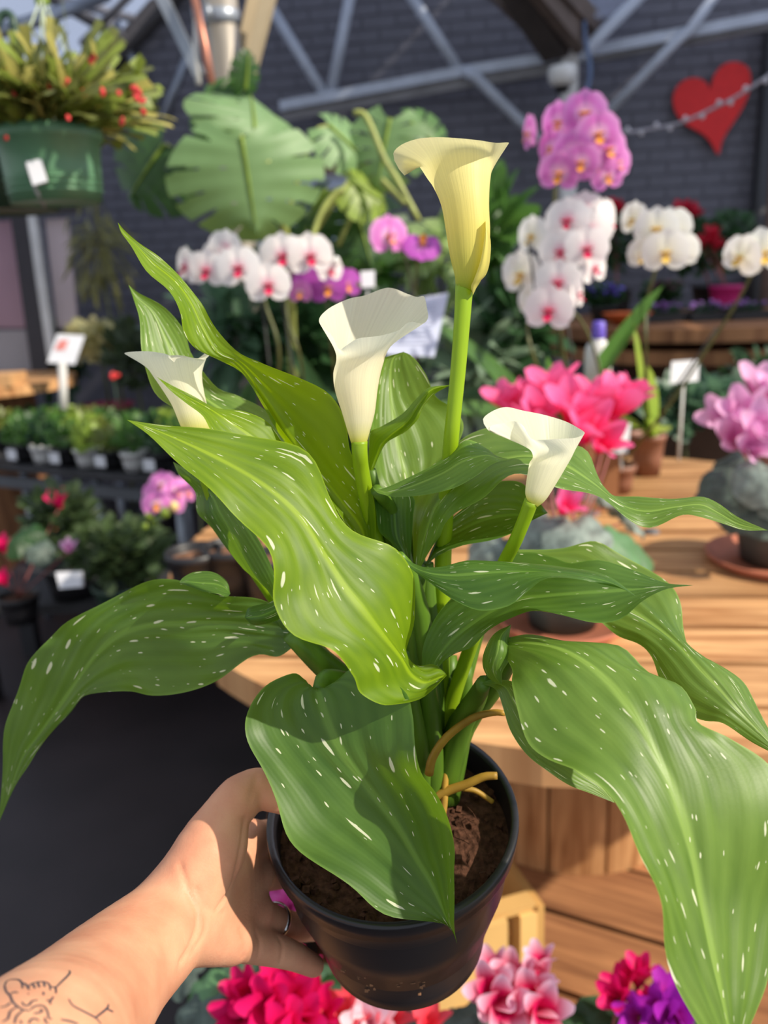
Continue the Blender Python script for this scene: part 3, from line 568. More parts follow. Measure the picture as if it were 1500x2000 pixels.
LEAVES = {
 'A': ([(248, 820), (300, 858, 322, 848, 345, 834), (375, 928, 430, 898, 470, 845), (445, 990, 520, 950, 592, 882), (510, 1055, 585, 1008, 648, 968),
        (533, 1120, 630, 1078, 690, 1040), (540, 1180, 668, 1140, 772, 1074), (572, 1242, 708, 1192, 814, 1128), (650, 1272, 748, 1244, 806, 1205),
        (698, 1318, 780, 1285, 786, 1272), (706, 1356, 800, 1318, 800, 1284), (752, 1382, 828, 1335, 818, 1296), (820, 1368, 858, 1325, 846, 1300), (872, 1318)],
       [(.405, .405, .405), (.40, .41, .415), (.395, .412, .425), (.39, .41, .43), (.39, .41, .44), (.40, .425, .445), (.41, .435, .445), (.425, .445, .45)]),
 'B': ([(-2, 1606), (2, 1545, 14, 1560, 26, 1542), (8, 1450, 42, 1482, 54, 1496), (18, 1390, 74, 1436, 92, 1440), (48, 1314, 112, 1384, 132, 1394), (80, 1262, 150, 1328, 172, 1356),
        (125, 1220, 190, 1276, 240, 1352), (190, 1184, 232, 1240, 300, 1357), (250, 1152, 290, 1222, 372, 1350), (312, 1130, 355, 1218, 430, 1326), (370, 1142, 420, 1216, 490, 1283),
        (430, 1160, 480, 1219, 528, 1284), (510, 1172, 540, 1225, 555, 1277), (562, 1212, 570, 1232, 577, 1260)],
       [(.555, .555, .555), (.55, .548, .545), (.535, .53, .525), (.512, .512, .502), (.485, .492, .482), (.475, .474, .474)]),
 'C': ([(893, 1844), (884, 1822, 886, 1822, 889, 1820), (866, 1806, 874, 1802, 887, 1790), (760, 1784, 844, 1730, 886, 1712), (690, 1738, 812, 1676, 889, 1655), (620, 1692, 780, 1620, 878, 1610), (568, 1636, 740, 1564, 850, 1550),
        (540, 1570, 702, 1516, 824, 1506), (510, 1503, 666, 1466, 810, 1452), (484, 1440, 642, 1416, 804, 1396), (488, 1388, 628, 1376, 792, 1352), (520, 1338, 622, 1352, 742, 1320), (572, 1312, 620, 1346, 690, 1312), (598, 1326, 620, 1344, 655, 1334)],
       [(.428, .428, .428), (.424, .426, .414), (.418, .426, .405), (.416, .426, .402), (.424, .43, .41), (.442, .44, .425), (.455, .447, .445)]),
 'D': ([(1440, 2110), (1362, 2005, 1420, 1990, 1466, 2000), (1330, 1930, 1402, 1910, 1492, 1905), (1300, 1840, 1386, 1830, 1515, 1815), (1281, 1754, 1370, 1748, 1535, 1725), (1262, 1690, 1357, 1676, 1545, 1630),
        (1230, 1610, 1335, 1596, 1540, 1540), (1180, 1547, 1312, 1530, 1500, 1484), (1125, 1507, 1285, 1476, 1425, 1444), (1068, 1478, 1258, 1423, 1362, 1416), (1030, 1445, 1226, 1376, 1358, 1380),
        (1010, 1390, 1190, 1332, 1330, 1334), (1000, 1340, 1142, 1292, 1262, 1314), (1000, 1303, 1090, 1266, 1205, 1264), (990, 1288, 1035, 1256, 1110, 1248), (985, 1268, 1002, 1256, 1040, 1238), (985, 1256, 990, 1252, 1000, 1244)],
       [(.335, .335, .335), (.332, .345, .358), (.336, .356, .37), (.348, .364, .378), (.366, .374, .385), (.388, .386, .396), (.41, .402, .412), (.43, .422, .43), (.44, .438, .438)]),
 'D2': ([(1200, 1568), (1150, 1548, 1172, 1536, 1190, 1520), (1110, 1533, 1140, 1514, 1168, 1490), (1070, 1508, 1105, 1486, 1140, 1462), (1030, 1475, 1065, 1456, 1100, 1432), (1000, 1430, 1032, 1416, 1060, 1400), (983, 1385, 1005, 1372, 1025, 1355), (968, 1348, 985, 1340, 1000, 1330), (938, 1335, 945, 1332, 955, 1328)],
        [(.43, .43, .43), (.425, .432, .436), (.428, .438, .44), (.435, .445, .448), (.45, .45, .45)]),
 'E': ([(1532, 1482), (1474, 1452, 1490, 1436, 1498, 1418), (1413, 1415, 1440, 1385, 1474, 1365), (1372, 1408, 1405, 1345, 1448, 1330), (1320, 1380, 1370, 1308, 1395, 1297), (1290, 1330, 1335, 1268, 1352, 1272),
        (1272, 1288, 1300, 1236, 1336, 1228), (1245, 1256, 1262, 1208, 1328, 1180), (1205, 1235, 1225, 1185, 1304, 1140), (1172, 1214, 1190, 1165, 1264, 1106), (1145, 1200, 1155, 1145, 1208, 1078), (1110, 1180, 1112, 1125, 1160, 1060), (1060, 1150, 1055, 1108, 1098, 1070), (1000, 1120, 1000, 1096, 1010, 1072)],
       [(.42, .42, .42), (.425, .425, .435), (.44, .44, .455), (.46, .465, .48), (.475, .485, .50), (.49, .50, .51), (.50, .505, .51)]),
 'F': ([(1500, 1036), (1455, 1035, 1446, 1024, 1440, 1010), (1415, 1023, 1402, 1000, 1400, 980), (1362, 1010, 1368, 985, 1368, 968), (1328, 1008, 1318, 990, 1310, 975), (1273, 1028, 1262, 998, 1250, 972), (1225, 1012, 1212, 984, 1195, 963), (1160, 972, 1158, 943, 1163, 916),
        (1098, 947, 1096, 905, 1128, 875), (1038, 936, 1034, 890, 1062, 851), (990, 936, 975, 898, 1002, 842), (942, 964, 925, 920, 945, 843), (905, 992, 885, 945, 893, 858), (880, 1022, 850, 985, 845, 905), (860, 1040, 832, 1030, 812, 965), (842, 1064, 822, 1070, 806, 1030), (822, 1108, 815, 1108, 806, 1100)],
       [(.44, .44, .44), (.445, .45, .455), (.45, .452, .46), (.445, .46, .48), (.44, .462, .50), (.442, .465, .51), (.45, .468, .50), (.47, .475, .48)]),
 'G': ([(1070, 1002), (1030, 1022, 1030, 1006, 1040, 965), (1000, 1040, 995, 1005, 1012, 942), (955, 1056, 942, 1015, 962, 944), (900, 1068, 890, 1040, 918, 982), (855, 1085, 850, 1065, 872, 1026), (828, 1108, 832, 1100, 840, 1090)],
       [(.47, .47, .475), (.465, .478, .48), (.468, .482, .48), (.48, .485, .48)]),
 'H': ([(1002, 898), (972, 890, 974, 896, 978, 902), (950, 874, 948, 890, 960, 908), (911, 860, 905, 902, 925, 930), (872, 896, 866, 925, 882, 954), (800, 930, 806, 950, 836, 967), (745, 954, 762, 962, 775, 970), (728, 952, 732, 958, 738, 962)],
       [(.425, .425, .425), (.44, .43, .424), (.45, .436, .428), (.455, .445, .44), (.46, .455, .45)]),
 'Q': ([(768, 950), (733, 965, 770, 966, 808, 972), (735, 1000, 770, 1008, 806, 1010), (742, 1038, 775, 1050, 803, 1060), (768, 1066, 790, 1085, 802, 1095), (796, 1130, 800, 1132, 806, 1130)],
       [(.475, .475, .475), (.465, .478, .475), (.47, .48, .475), (.48, .48, .48)]),
 'M': ([(788, 687), (750, 700, 768, 700, 808, 698), (737, 730, 762, 735, 830, 730), (731, 770, 763, 775, 850, 776), (724, 815, 770, 820, 892, 800), (722, 860, 778, 870, 906, 832), (725, 910, 788, 915, 884, 882), (735, 945, 797, 950, 845, 930), (800, 985)],
       [(.515, .515, .515), (.505, .515, .51), (.495, .51, .51), (.49, .505, .51), (.495, .495, .495)]),
 'N': ([(880, 752), (838, 757, 842, 762, 850, 769), (812, 780, 816, 793, 826, 796), (785, 808, 795, 824, 816, 820), (745, 832, 765, 848, 790, 845), (722, 845, 745, 868, 760, 856), (720, 880, 735, 890, 745, 880), (718, 915, 724, 920, 730, 915)],
       [(.455, .455, .455), (.46, .452, .462), (.462, .455, .468), (.465, .462, .468), (.47, .47, .47)]),
 'O': ([(1244, 1166), (1220, 1152, 1218, 1150, 1218, 1145), (1190, 1144, 1188, 1136, 1190, 1126), (1130, 1133, 1138, 1124, 1150, 1112), (1066, 1132, 1078, 1117, 1090, 1107), (1030, 1152, 1022, 1114, 1030, 1103), (990, 1184, 968, 1115, 972, 1094), (940, 1195, 912, 1120, 915, 1093), (888, 1173, 872, 1122, 868, 1107), (845, 1142, 836, 1118, 836, 1109), (805, 1112, 806, 1106, 812, 1102), (775, 1082)],
       [(.39, .39, .39), (.40, .398, .404), (.395, .405, .418), (.395, .415, .43), (.41, .425, .435), (.432, .435, .44), (.45, .45, .45)]),
 'P': ([(1354, 1143), (1302, 1150, 1300, 1145, 1300, 1138), (1258, 1174, 1245, 1150, 1240, 1113), (1214, 1208, 1182, 1154, 1173, 1096), (1160, 1214, 1120, 1158, 1117, 1100), (1100, 1204, 1062, 1163, 1080, 1086), (1040, 1194, 1010, 1170, 1040, 1080), (990, 1207, 955, 1195, 985, 1090), (955, 1232, 910, 1225, 920, 1130), (925, 1264, 880, 1250, 870, 1180), (890, 1275, 860, 1275, 845, 1220), (865, 1292, 846, 1300, 826, 1270), (836, 1330, 832, 1332, 826, 1328)],
       [(.405, .405, .405), (.41, .42, .43), (.415, .43, .445), (.425, .445, .46), (.44, .455, .47), (.455, .465, .475), (.47, .475, .48)]),
 'I': ([(230, 434), (237, 455, 241, 456, 246, 453), (258, 482, 267, 480, 276, 479), (287, 528, 300, 515, 314, 504), (327, 568, 342, 550, 354, 538), (350, 610, 372, 590, 390, 588), (361, 650, 395, 640, 406, 618), (384, 682, 424, 688, 430, 652), (432, 704, 462, 706, 466, 690),
        (470, 724, 490, 735, 512, 709), (500, 766, 525, 785, 582, 736), (540, 824, 560, 840, 642, 770), (583, 880, 597, 890, 674, 820), (620, 935, 637, 940, 684, 880), (660, 1000, 676, 990, 706, 925), (690, 1045, 705, 1030, 730, 975), (705, 1075, 715, 1070, 734, 1045), (728, 1110)],
       [(.43, .43, .43), (.435, .44, .442), (.435, .445, .452), (.445, .452, .452), (.46, .455, .45), (.455, .462, .448), (.455, .468, .452), (.465, .475, .46), (.48, .48, .48)]),
 'J': ([(251, 556), (261, 585, 266, 580, 272, 573), (273, 625, 298, 610, 320, 600), (276, 680, 325, 665, 360, 645), (285, 725, 350, 720, 376, 695), (305, 768, 390, 770, 420, 755), (345, 800, 430, 800, 465, 770), (400, 830, 480, 835, 510, 797), (470, 860, 530, 870, 552, 840), (540, 900, 575, 905, 592, 890), (640, 960)],
       [(.50, .50, .50), (.495, .505, .505), (.49, .505, .51), (.485, .50, .515), (.48, .49, .50)]),
 'K': ([(306, 736), (335, 764, 337, 759, 339, 755), (365, 787, 373, 780, 380, 775), (395, 812, 410, 800, 422, 795), (412, 845, 447, 825, 474, 802), (440, 880, 492, 855, 522, 826), (490, 905, 532, 890, 554, 868), (545, 930, 570, 920, 582, 905), (620, 970)],
       [(.43, .43, .43), (.432, .437, .445), (.435, .445, .455), (.445, .452, .46), (.46, .46, .46)]),
 'L': ([(338, 902), (350, 926, 372, 930, 388, 930), (378, 960, 410, 960, 434, 962), (384, 1000, 430, 1000, 457, 985), (415, 1028, 457, 1045, 484, 1020), (440, 1070, 482, 1090, 512, 1060), (470, 1108, 506, 1130, 532, 1110), (508, 1130, 526, 1155, 541, 1150), (546, 1192)],
       [(.50, .50, .50), (.50, .485, .478), (.50, .478, .47), (.49, .475, .47), (.48, .48, .48)]),
 'R': ([(350, 1138), (358, 1128, 368, 1136, 372, 1146), (380, 1118, 392, 1138, 396, 1154), (415, 1118, 420, 1140, 425, 1160), (442, 1134, 440, 1148, 442, 1166), (450, 1160)],
       [(.485, .485, .482), (.49, .485, .48), (.485, .483, .48)]),
 'S': ([(478, 1206), (484, 1188, 490, 1205, 492, 1220), (500, 1182, 510, 1202, 512, 1220), (528, 1176, 534, 1192, 540, 1212), (545, 1165, 550, 1180, 554, 1200), (560, 1170)],
       [(.455, .45, .452), (.462, .45, .455), (.468, .462, .462)]),
}
LABELS = {}
PET = {
 'A': ([(785, 1280, .447), (800, 1360, .47), (822, 1480, .495), (838, 1560, .51)], [.0045, .006, .0075]),
 'B': ([(566, 1236, .474), (625, 1290, .482), (720, 1380, .495), (800, 1500, .508), (830, 1560, .515)], [.0055, .0085, .0095, .0095]),
 'C': ([(622, 1352, .449), (640, 1325, .462), (700, 1350, .48), (780, 1450, .495), (822, 1550, .51)], [.004, .006, .0075, .008]),
 'D': ([(1000, 1258, .437), (985, 1300, .455), (955, 1350, .475), (905, 1410, .495), (872, 1500, .515), (862, 1560, .525)], [.0045, .0065, .009, .009]),
 'E': ([(1005, 1096, .505), (950, 1180, .515), (905, 1330, .52), (880, 1450, .522), (868, 1560, .528)], [.004, .0055, .007]),
 'F': ([(814, 1108, .473), (808, 1200, .485), (818, 1350, .50), (840, 1560, .515)], [.006, .0065, .0075]),
 'G': ([(834, 1100, .483), (838, 1200, .492), (850, 1380, .505), (856, 1560, .52)], [.004, .006, .007]),
 'H': ([(735, 957, .458), (770, 1010, .485), (800, 1150, .495), (835, 1350, .51), (845, 1550, .525)], [.0035, .0055, .007]),
 'Q': ([(800, 1130, .48), (815, 1250, .49), (830, 1400, .50), (840, 1560, .51)], [.004, .0055, .007]),
 'M': ([(800, 980, .496), (815, 1100, .51), (838, 1300, .525), (855, 1560, .535)], [.004, .006, .007]),
 'N': ([(724, 918, .47), (745, 1010, .485), (790, 1200, .50), (830, 1400, .515), (845, 1560, .525)], [.003, .005, .006]),
 'O': ([(780, 1086, .449), (800, 1120, .462), (826, 1220, .48), (845, 1400, .50), (850, 1560, .51)], [.003, .0055, .0065]),
 'P': ([(832, 1330, .474), (842, 1420, .49), (850, 1560, .508)], [.006, .007]),
 'I': ([(724, 1100, .478), (760, 1200, .488), (800, 1350, .50), (830, 1540, .515)], [.0055, .007, .008]),
 'J': ([(636, 956, .481), (690, 1060, .495), (760, 1220, .51), (815, 1400, .518), (838, 1560, .525)], [.004, .006, .007]),
 'K': ([(616, 966, .461), (670, 1060, .48), (740, 1200, .495), (800, 1380, .51), (832, 1560, .52)], [.004, .0055, .007]),
 'L': ([(545, 1190, .48), (600, 1270, .487), (700, 1370, .50), (800, 1490, .512), (825, 1560, .52)], [.005, .007, .008]),
 'D2': ([(945, 1332, .45), (930, 1365, .472), (900, 1420, .492), (868, 1540, .51)], [.004, .007, .008]),
}
for k, (pts, dep) in LEAVES.items():
    big = k in 'ABCDEFIM'
    mb = blade(stn(pts, dep), 64 if big else 40, 21 if big else 13, ruf=0.0016 if big else 0.0009, ph=ord(k[0]) * 1.3)
    if k == 'D':            # the curled lobe beside the stalk
        blade(stn([(998, 1220), (965, 1238, 978, 1243, 994, 1254), (945, 1274, 972, 1272, 1003, 1276), (943, 1304, 964, 1300, 990, 1298), (957, 1327, 968, 1322, 981, 1314), (980, 1337)],
                  [(.438, .438, .438), (.44, .426, .434), (.445, .428, .43), (.438, .436, .436)]), 24, 11, 0.0004, mb=mb)
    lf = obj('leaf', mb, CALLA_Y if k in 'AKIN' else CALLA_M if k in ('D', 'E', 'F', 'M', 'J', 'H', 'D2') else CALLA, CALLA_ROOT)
    if k in PET: petiole(lf, *PET[k])
# withered stalks on the soil
for path, r in (([(838, 1512, .485), (845, 1480, .482), (872, 1440, .478), (920, 1404, .47), (962, 1392, .465), (986, 1393, .462)], [.0027, .0026, .0021, .0016]),
                ([(852, 1556, .50), (878, 1543, .497), (910, 1532, .493), (945, 1517, .489), (971, 1515, .487)], [.0030, .0028, .0022]),
                ([(905, 1540, .51), (930, 1545, .51), (962, 1566, .512)], [.0018, .0016]),
                ([(862, 1600, .495), (868, 1570, .497), (872, 1500, .50), (890, 1400, .505)], [.0022, .002])):
    mb = MB(); mb.tube([P(*q) for q in path], r, 8, 16)
    obj('withered_stalk', mb, YELLOWING, CALLA_ROOT)
# crowded sheaths between the stalks
for i in range(9):
    x0 = 800 + i * 12; mb = MB()
    mb.tube([P(x0 - 10 + i * 3, 1280 + 11 * (i % 3), .505 + .004 * (i % 4)), P(x0 + 8, 1420, .510 + .003 * (i % 3)), P(822 + i * 7, 1565, .518 + .003 * (i % 3))], [.004, .006, .0065], 8, 10)
    obj('sheath', mb, CALLA_STEM_D, CALLA_ROOT)

# ---- flowers
def spathe_mat(name, rim, body, base, y0, y1, trans=0.42):
    """uv.x runs base -> rim"""
    m = bpy.data.materials.new(name); m.use_nodes = True; N = m.node_tree.nodes; L = m.node_tree.links
    b = N['Principled BSDF']; b.inputs['Roughness'].default_value = 0.42; b.inputs['Specular IOR Level'].default_value = 0.3
    tc = N.new('ShaderNodeTexCoord'); sp = N.new('ShaderNodeSeparateXYZ'); L.new(tc.outputs['UV'], sp.inputs[0])
    rp = N.new('ShaderNodeValToRGB'); e = rp.color_ramp.elements
    e[0].position = 0.0; e[0].color = (*s2l(base), 1); e[1].position = 1.0; e[1].color = (*s2l(rim), 1)
    q = e.new(y0); q.color = (*s2l(tuple(0.5 * a + 0.5 * c for a, c in zip(base, body))), 1); q = e.new(y1); q.color = (*s2l(body), 1)
    L.new(sp.outputs[0], rp.inputs[0])
    vn = N.new('ShaderNodeTexNoise'); vn.inputs['Scale'].default_value = 1.0; vn.inputs['Detail'].default_value = 3
    mp = N.new('ShaderNodeMapping'); mp.inputs['Scale'].default_value = (1.2, 90, 1); L.new(tc.outputs['UV'], mp.inputs[0]); L.new(mp.outputs[0], vn.inputs['Vector'])
    mx = N.new('ShaderNodeMix'); mx.data_type = 'RGBA'; mx.blend_type = 'MULTIPLY'; mx.inputs[0].default_value = 1
    g = mathn(N, L, 'MULTIPLY_ADD', vn.outputs['Fac'], 0.28, 0.84); cc = N.new('ShaderNodeCombineColor'); [L.new(g, cc.inputs[i]) for i in range(3)]
    L.new(rp.outputs[0], mx.inputs[6]); L.new(cc.outputs[0], mx.inputs[7]); L.new(mx.outputs[2], b.inputs['Base Color'])
    bp = N.new('ShaderNodeBump'); bp.inputs['Strength'].default_value = 0.2; bp.inputs['Distance'].default_value = 0.001; L.new(vn.outputs['Fac'], bp.inputs['Height']); L.new(bp.outputs[0], b.inputs['Normal'])
    tr = N.new('ShaderNodeBsdfTranslucent'); L.new(mx.outputs[2], tr.inputs['Color'])
    ms = N.new('ShaderNodeMixShader'); ms.inputs[0].default_value = trans
    L.new(b.outputs[0], ms.inputs[1]); L.new(tr.outputs[0], ms.inputs[2]); L.new(ms.outputs[0], N['Material Output'].inputs['Surface'])
    return m
def spathe(rings, rim, nth=144, nr=34, tilt=0.0):
    """rings base -> mouth: (Lx,Ly,Rx,Ry,d[,tilt]); rim: (theta, x, y, d), theta 0 right, 90 near side, 180 left, 270 far side"""
    th = np.linspace(0, 2 * math.pi, nth, endpoint=False); cols = []
    for rg in rings:
        lx, ly, rx, ry, d = rg[:5]; tl = rg[5] if len(rg) > 5 else tilt
        l, r = P(lx, ly, d), P(rx, ry, d); c = (l + r) / 2; h = (r - l) / 2; R = np.linalg.norm(h)
        hu = nrm(h); dep = nrm(FW - hu * (FW @ hu)); upv = np.cross(hu, dep); upv = upv if upv @ UP > 0 else -upv
        cols.append([c + h * math.cos(t) - (dep * R * 0.92 + upv * R * tl) * math.sin(t) for t in th])
    rim = sorted(rim); pts = np.array([P(*q[1:]) for q in rim]); ang = np.array([q[0] for q in rim], float); n = len(rim)
    ext = np.vstack([pts[-2:], pts, pts[:2]]); out = []
    for t in np.degrees(th):
        k = np.searchsorted(ang, t, side='right') - 1
        a0 = ang[k] if k >= 0 else ang[-1] - 360; a1 = ang[(k + 1) % n] + (360 if k + 1 >= n else 0)
        u = (t - a0) / (a1 - a0); a, b, c, d = ext[k + 1], ext[k + 2], ext[k + 3], ext[k + 4] if k + 4 < len(ext) else ext[-1]
        out.append(0.5 * (2 * b + (c - a) * u + (2 * a - 5 * b + 4 * c - d) * u * u + (3 * b - a - 3 * c + d) * u ** 3))
    cols.append(out); g = cr(np.array(cols), nr)
    uvs = [(i / (nr - 1), j / nth) for i in range(nr) for j in range(nth)]
    mb = MB(); mb.grid(g, uvs, closed=True); return mb
def flower(name, rings, rim, m, stem, r, sc=CALLA_STEM, spadix=None, flap=None, tilt=0.0):
    mb = spathe(rings, rim, tilt=tilt)
    if flap:
        k0 = len(mb.f); blade(stn(*flap), 20, 7, 0.0, mb=mb)
        for k in range(k0, len(mb.f)): mb.uv[k] = [(0.36, 0.2 + 0.02 * c[1]) for c in mb.uv[k]]
    fo = obj('flower', mb, m, CALLA_ROOT)
    s = MB(); s.tube([P(*q) for q in stem], r, 14, 24); obj('flower_stem', s, sc, fo)
    if spadix:
        s = MB(); s.tube([P(*q) for q in spadix], [.0028, .0034, .0032, .0012], 10, 12); obj('spadix', s, mat('spadix', (232, 188, 40), 0.7, 0.2, 400, bump=0.4), fo)
    return fo
SP1 = spathe_mat('spathe_yellow', (248, 240, 186), (240, 226, 128), (178, 190, 48), 0.14, 0.42)
SP2 = spathe_mat('spathe_white', (255, 252, 232), (253, 247, 214), (226, 222, 90), 0.10, 0.26, 0.56)
flower('a', [(890, 560, 924, 572, .43), (888, 536, 940, 546, .43), (879, 500, 953, 505, .43), (871, 450, 957, 455, .43), (862, 400, 955, 402, .43), (846, 362, 957, 356, .432), (826, 328, 964, 326, .434, -.15)],
       [(0, 994, 279, .435), (25, 968, 279, .415), (55, 935, 274, .408), (90, 895, 270, .405), (125, 850, 268, .405), (148, 812, 272, .408), (162, 782, 284, .414), (170, 768, 300, .420), (174, 774, 322, .423), (177, 790, 344, .424), (180, 782, 322, .426), (184, 784, 302, .43), (192, 796, 296, .436), (215, 826, 304, .45), (270, 890, 318, .462), (315, 945, 306, .458), (340, 976, 292, .45)],
       SP1, [(907, 556, .43), (903, 620, .432), (895, 720, .437), (886, 810, .443), (880, 870, .45), (870, 1000, .475), (862, 1200, .50), (858, 1560, .525)], [.0047, .0042, .0040, .0043, .005, .006],
       flap=([(948, 432), (945, 470, 952, 470, 958, 468), (938, 510, 948, 512, 957, 508), (926, 545, 940, 540, 950, 535), (920, 560, 930, 556, 936, 552), (924, 576)], [(.419, .418, .43), (.417, .417, .43), (.42, .421, .43), (.425, .425, .428)]))
flower('b', [(686, 866, 716, 866, .45), (680, 846, 722, 844, .45), (668, 806, 732, 806, .45), (655, 765, 738, 758, .45), (651, 730, 748, 712, .45, .1), (656, 690, 766, 672, .448, .35)],
       [(0, 834, 602, .448), (12, 836, 620, .44), (24, 826, 632, .432), (40, 800, 629, .428), (55, 776, 646, .424), (75, 740, 656, .42), (100, 700, 661, .418), (125, 676, 675, .42), (142, 662, 682, .423), (158, 648, 655, .43), (175, 623, 628, .44), (195, 640, 604, .455), (220, 680, 584, .468), (245, 712, 577, .474), (270, 758, 562, .474), (300, 796, 574, .468), (330, 814, 580, .46), (345, 828, 579, .455)],
       SP2, [(702, 862, .45), (703, 890, .452), (708, 930, .46), (730, 1040, .48), (780, 1250, .50), (830, 1560, .525)], [.0045, .0043, .0045, .005, .006],
       spadix=[(702, 800, .45), (712, 740, .45), (722, 690, .45), (728, 660, .45)])
flower('c', [(362, 850, 410, 850, .475), (350, 825, 410, 826, .475), (338, 795, 404, 792, .475), (322, 768, 398, 765, .475), (303, 740, 394, 738, .475), (284, 716, 396, 712, .474, -.15)],
       [(0, 420, 662, .485), (15, 416, 684, .473), (30, 405, 698, .464), (45, 392, 705, .459), (62, 367, 698, .455), (80, 346, 700, .452), (92, 340, 707, .450), (102, 330, 694, .453), (120, 306, 688, .456), (150, 276, 686, .462), (175, 243, 690, .472), (200, 272, 702, .488), (235, 315, 712, .502), (270, 350, 714, .507), (310, 384, 702, .50), (340, 408, 682, .493)],
       SP2, [(388, 846, .475), (396, 900, .48), (430, 1000, .495), (560, 1200, .505), (740, 1400, .515), (825, 1560, .525)], [.0046, .0043, .0046, .006])
flower('d', [(1030, 978, 1050, 990, .425), (1026, 962, 1066, 976, .425), (1029, 935, 1084, 948, .425), (1034, 906, 1103, 916, .425), (1037, 880, 1120, 884, .425, .1)],
       [(0, 1142, 846, .425), (20, 1124, 855, .415), (45, 1094, 857, .407), (80, 1062, 859, .402), (105, 1041, 858, .401), (125, 1031, 848, .404), (140, 1022, 832, .408), (152, 1006, 823, .41), (162, 980, 827, .408), (170, 958, 832, .403), (176, 955, 842, .400), (182, 943, 820, .404), (190, 960, 804, .412), (205, 988, 795, .42), (230, 1022, 802, .432), (265, 1062, 810, .44), (305, 1102, 822, .44), (335, 1126, 834, .434)],
       SP2, [(1038, 978, .425), (1026, 1010, .43), (1005, 1060, .44), (975, 1120, .46), (920, 1260, .49), (870, 1420, .51), (856, 1560, .525)], [.0038, .0036, .0038, .0045, .0055], tilt=0.05)
# ================================================================== the forearm and hand that hold the pot
def sdf_mesh(prims, h=0.0016, pad=0.006):
    """prims: list of (path points, radii, blend); smooth union, then surface nets"""
    allp = np.vstack([p for p, r, k in prims]); mr = max(max(r) for _, r, _ in prims) + pad
    lo, hi = allp.min(0) - mr, allp.max(0) + mr; n = np.ceil((hi - lo) / h).astype(int) + 1
    ax = [lo[i] + h * np.arange(n[i]) for i in range(3)]
    F = np.full(n, 1.0, np.float32)
    for path, rad, k in prims:
        m_ = (len(path) - 1) * 5 + 1; rad = np.interp(np.linspace(0, 1, m_), np.linspace(0, 1, len(path)), rad); path = cr(path, m_)
        m = max(rad) + 0.02; sl = []
        for c in range(3): sl.append(slice(max(0, int((path[:, c].min() - m - lo[c]) / h)), min(n[c], int((path[:, c].max() + m - lo[c]) / h) + 2)))
        X, Y, Z = np.meshgrid(*[ax[c][sl[c]].astype(np.float32) for c in range(3)], indexing='ij'); D = None
        for i in range(m_ - 1):
            a, b, ra, rb = path[i], path[i + 1], rad[i], rad[i + 1]; ab = b - a
            t = np.clip(((X - a[0]) * ab[0] + (Y - a[1]) * ab[1] + (Z - a[2]) * ab[2]) / (ab @ ab), 0, 1)
            d = np.sqrt((X - a[0] - t * ab[0]) ** 2 + (Y - a[1] - t * ab[1]) ** 2 + (Z - a[2] - t * ab[2]) ** 2) - (ra + (rb - ra) * t)
            D = d if D is None else np.minimum(D, d)
        S = F[tuple(sl)]; w = np.clip(0.5 + 0.5 * (S - D) / k, 0, 1); F[tuple(sl)] = S * (1 - w) + D * w - k * w * (1 - w)
    s = F < 0
    # cells with a sign change
    c = [s[i:n[0] - 1 + i, j:n[1] - 1 + j, k_:n[2] - 1 + k_] for i in (0, 1) for j in (0, 1) for k_ in (0, 1)]
    tot = sum(q.astype(np.int8) for q in c); act = (tot > 0) & (tot < 8); idx = -np.ones(act.shape, np.int64); cells = np.argwhere(act); idx[act] = np.arange(len(cells))
    acc = np.zeros((len(cells), 3)); cnt = np.zeros(len(cells))
    offs = [(i, j, k_) for i in (0, 1) for j in (0, 1) for k_ in (0, 1)]
    val = {o: F[cells[:, 0] + o[0], cells[:, 1] + o[1], cells[:, 2] + o[2]] for o in offs}
    for o in offs:
        for axi in range(3):
            if o[axi]: continue
            o2 = list(o); o2[axi] = 1; o2 = tuple(o2); va, vb = val[o], val[o2]; x = (va < 0) != (vb < 0)
            t = np.where(x, va / np.where(va == vb, 1, va - vb), 0); p = np.zeros((len(cells), 3)) + np.array(o); p[:, axi] += t
            acc += p * x[:, None]; cnt += x
    V = lo + h * (cells + acc / cnt[:, None])
    faces = []
    for axi in range(3):
        b_, c_ = (axi + 1) % 3, (axi + 2) % 3
        s0 = [slice(1, q - 1) for q in n]; s0[axi] = slice(0, n[axi] - 1); s1 = list(s0); s1[axi] = slice(1, n[axi])
        A, B = s[tuple(s0)], s[tuple(s1)]; e = np.argwhere(A != B)
        base = e + np.array([q.start for q in s0]); inside = A[tuple(e.T)]
        q = []
        for db, dc in ((0, 0), (-1, 0), (-1, -1), (0, -1)):
            cc = base.copy(); cc[:, b_] += db; cc[:, c_] += dc; q.append(idx[tuple(cc.T)])
        q = np.stack(q, 1); q[~inside] = q[~inside][:, ::-1]; faces.append(q)
    return V, np.vstack(faces)
def pp(*q): return np.array([P(*k) for k in q])
K = 0.009
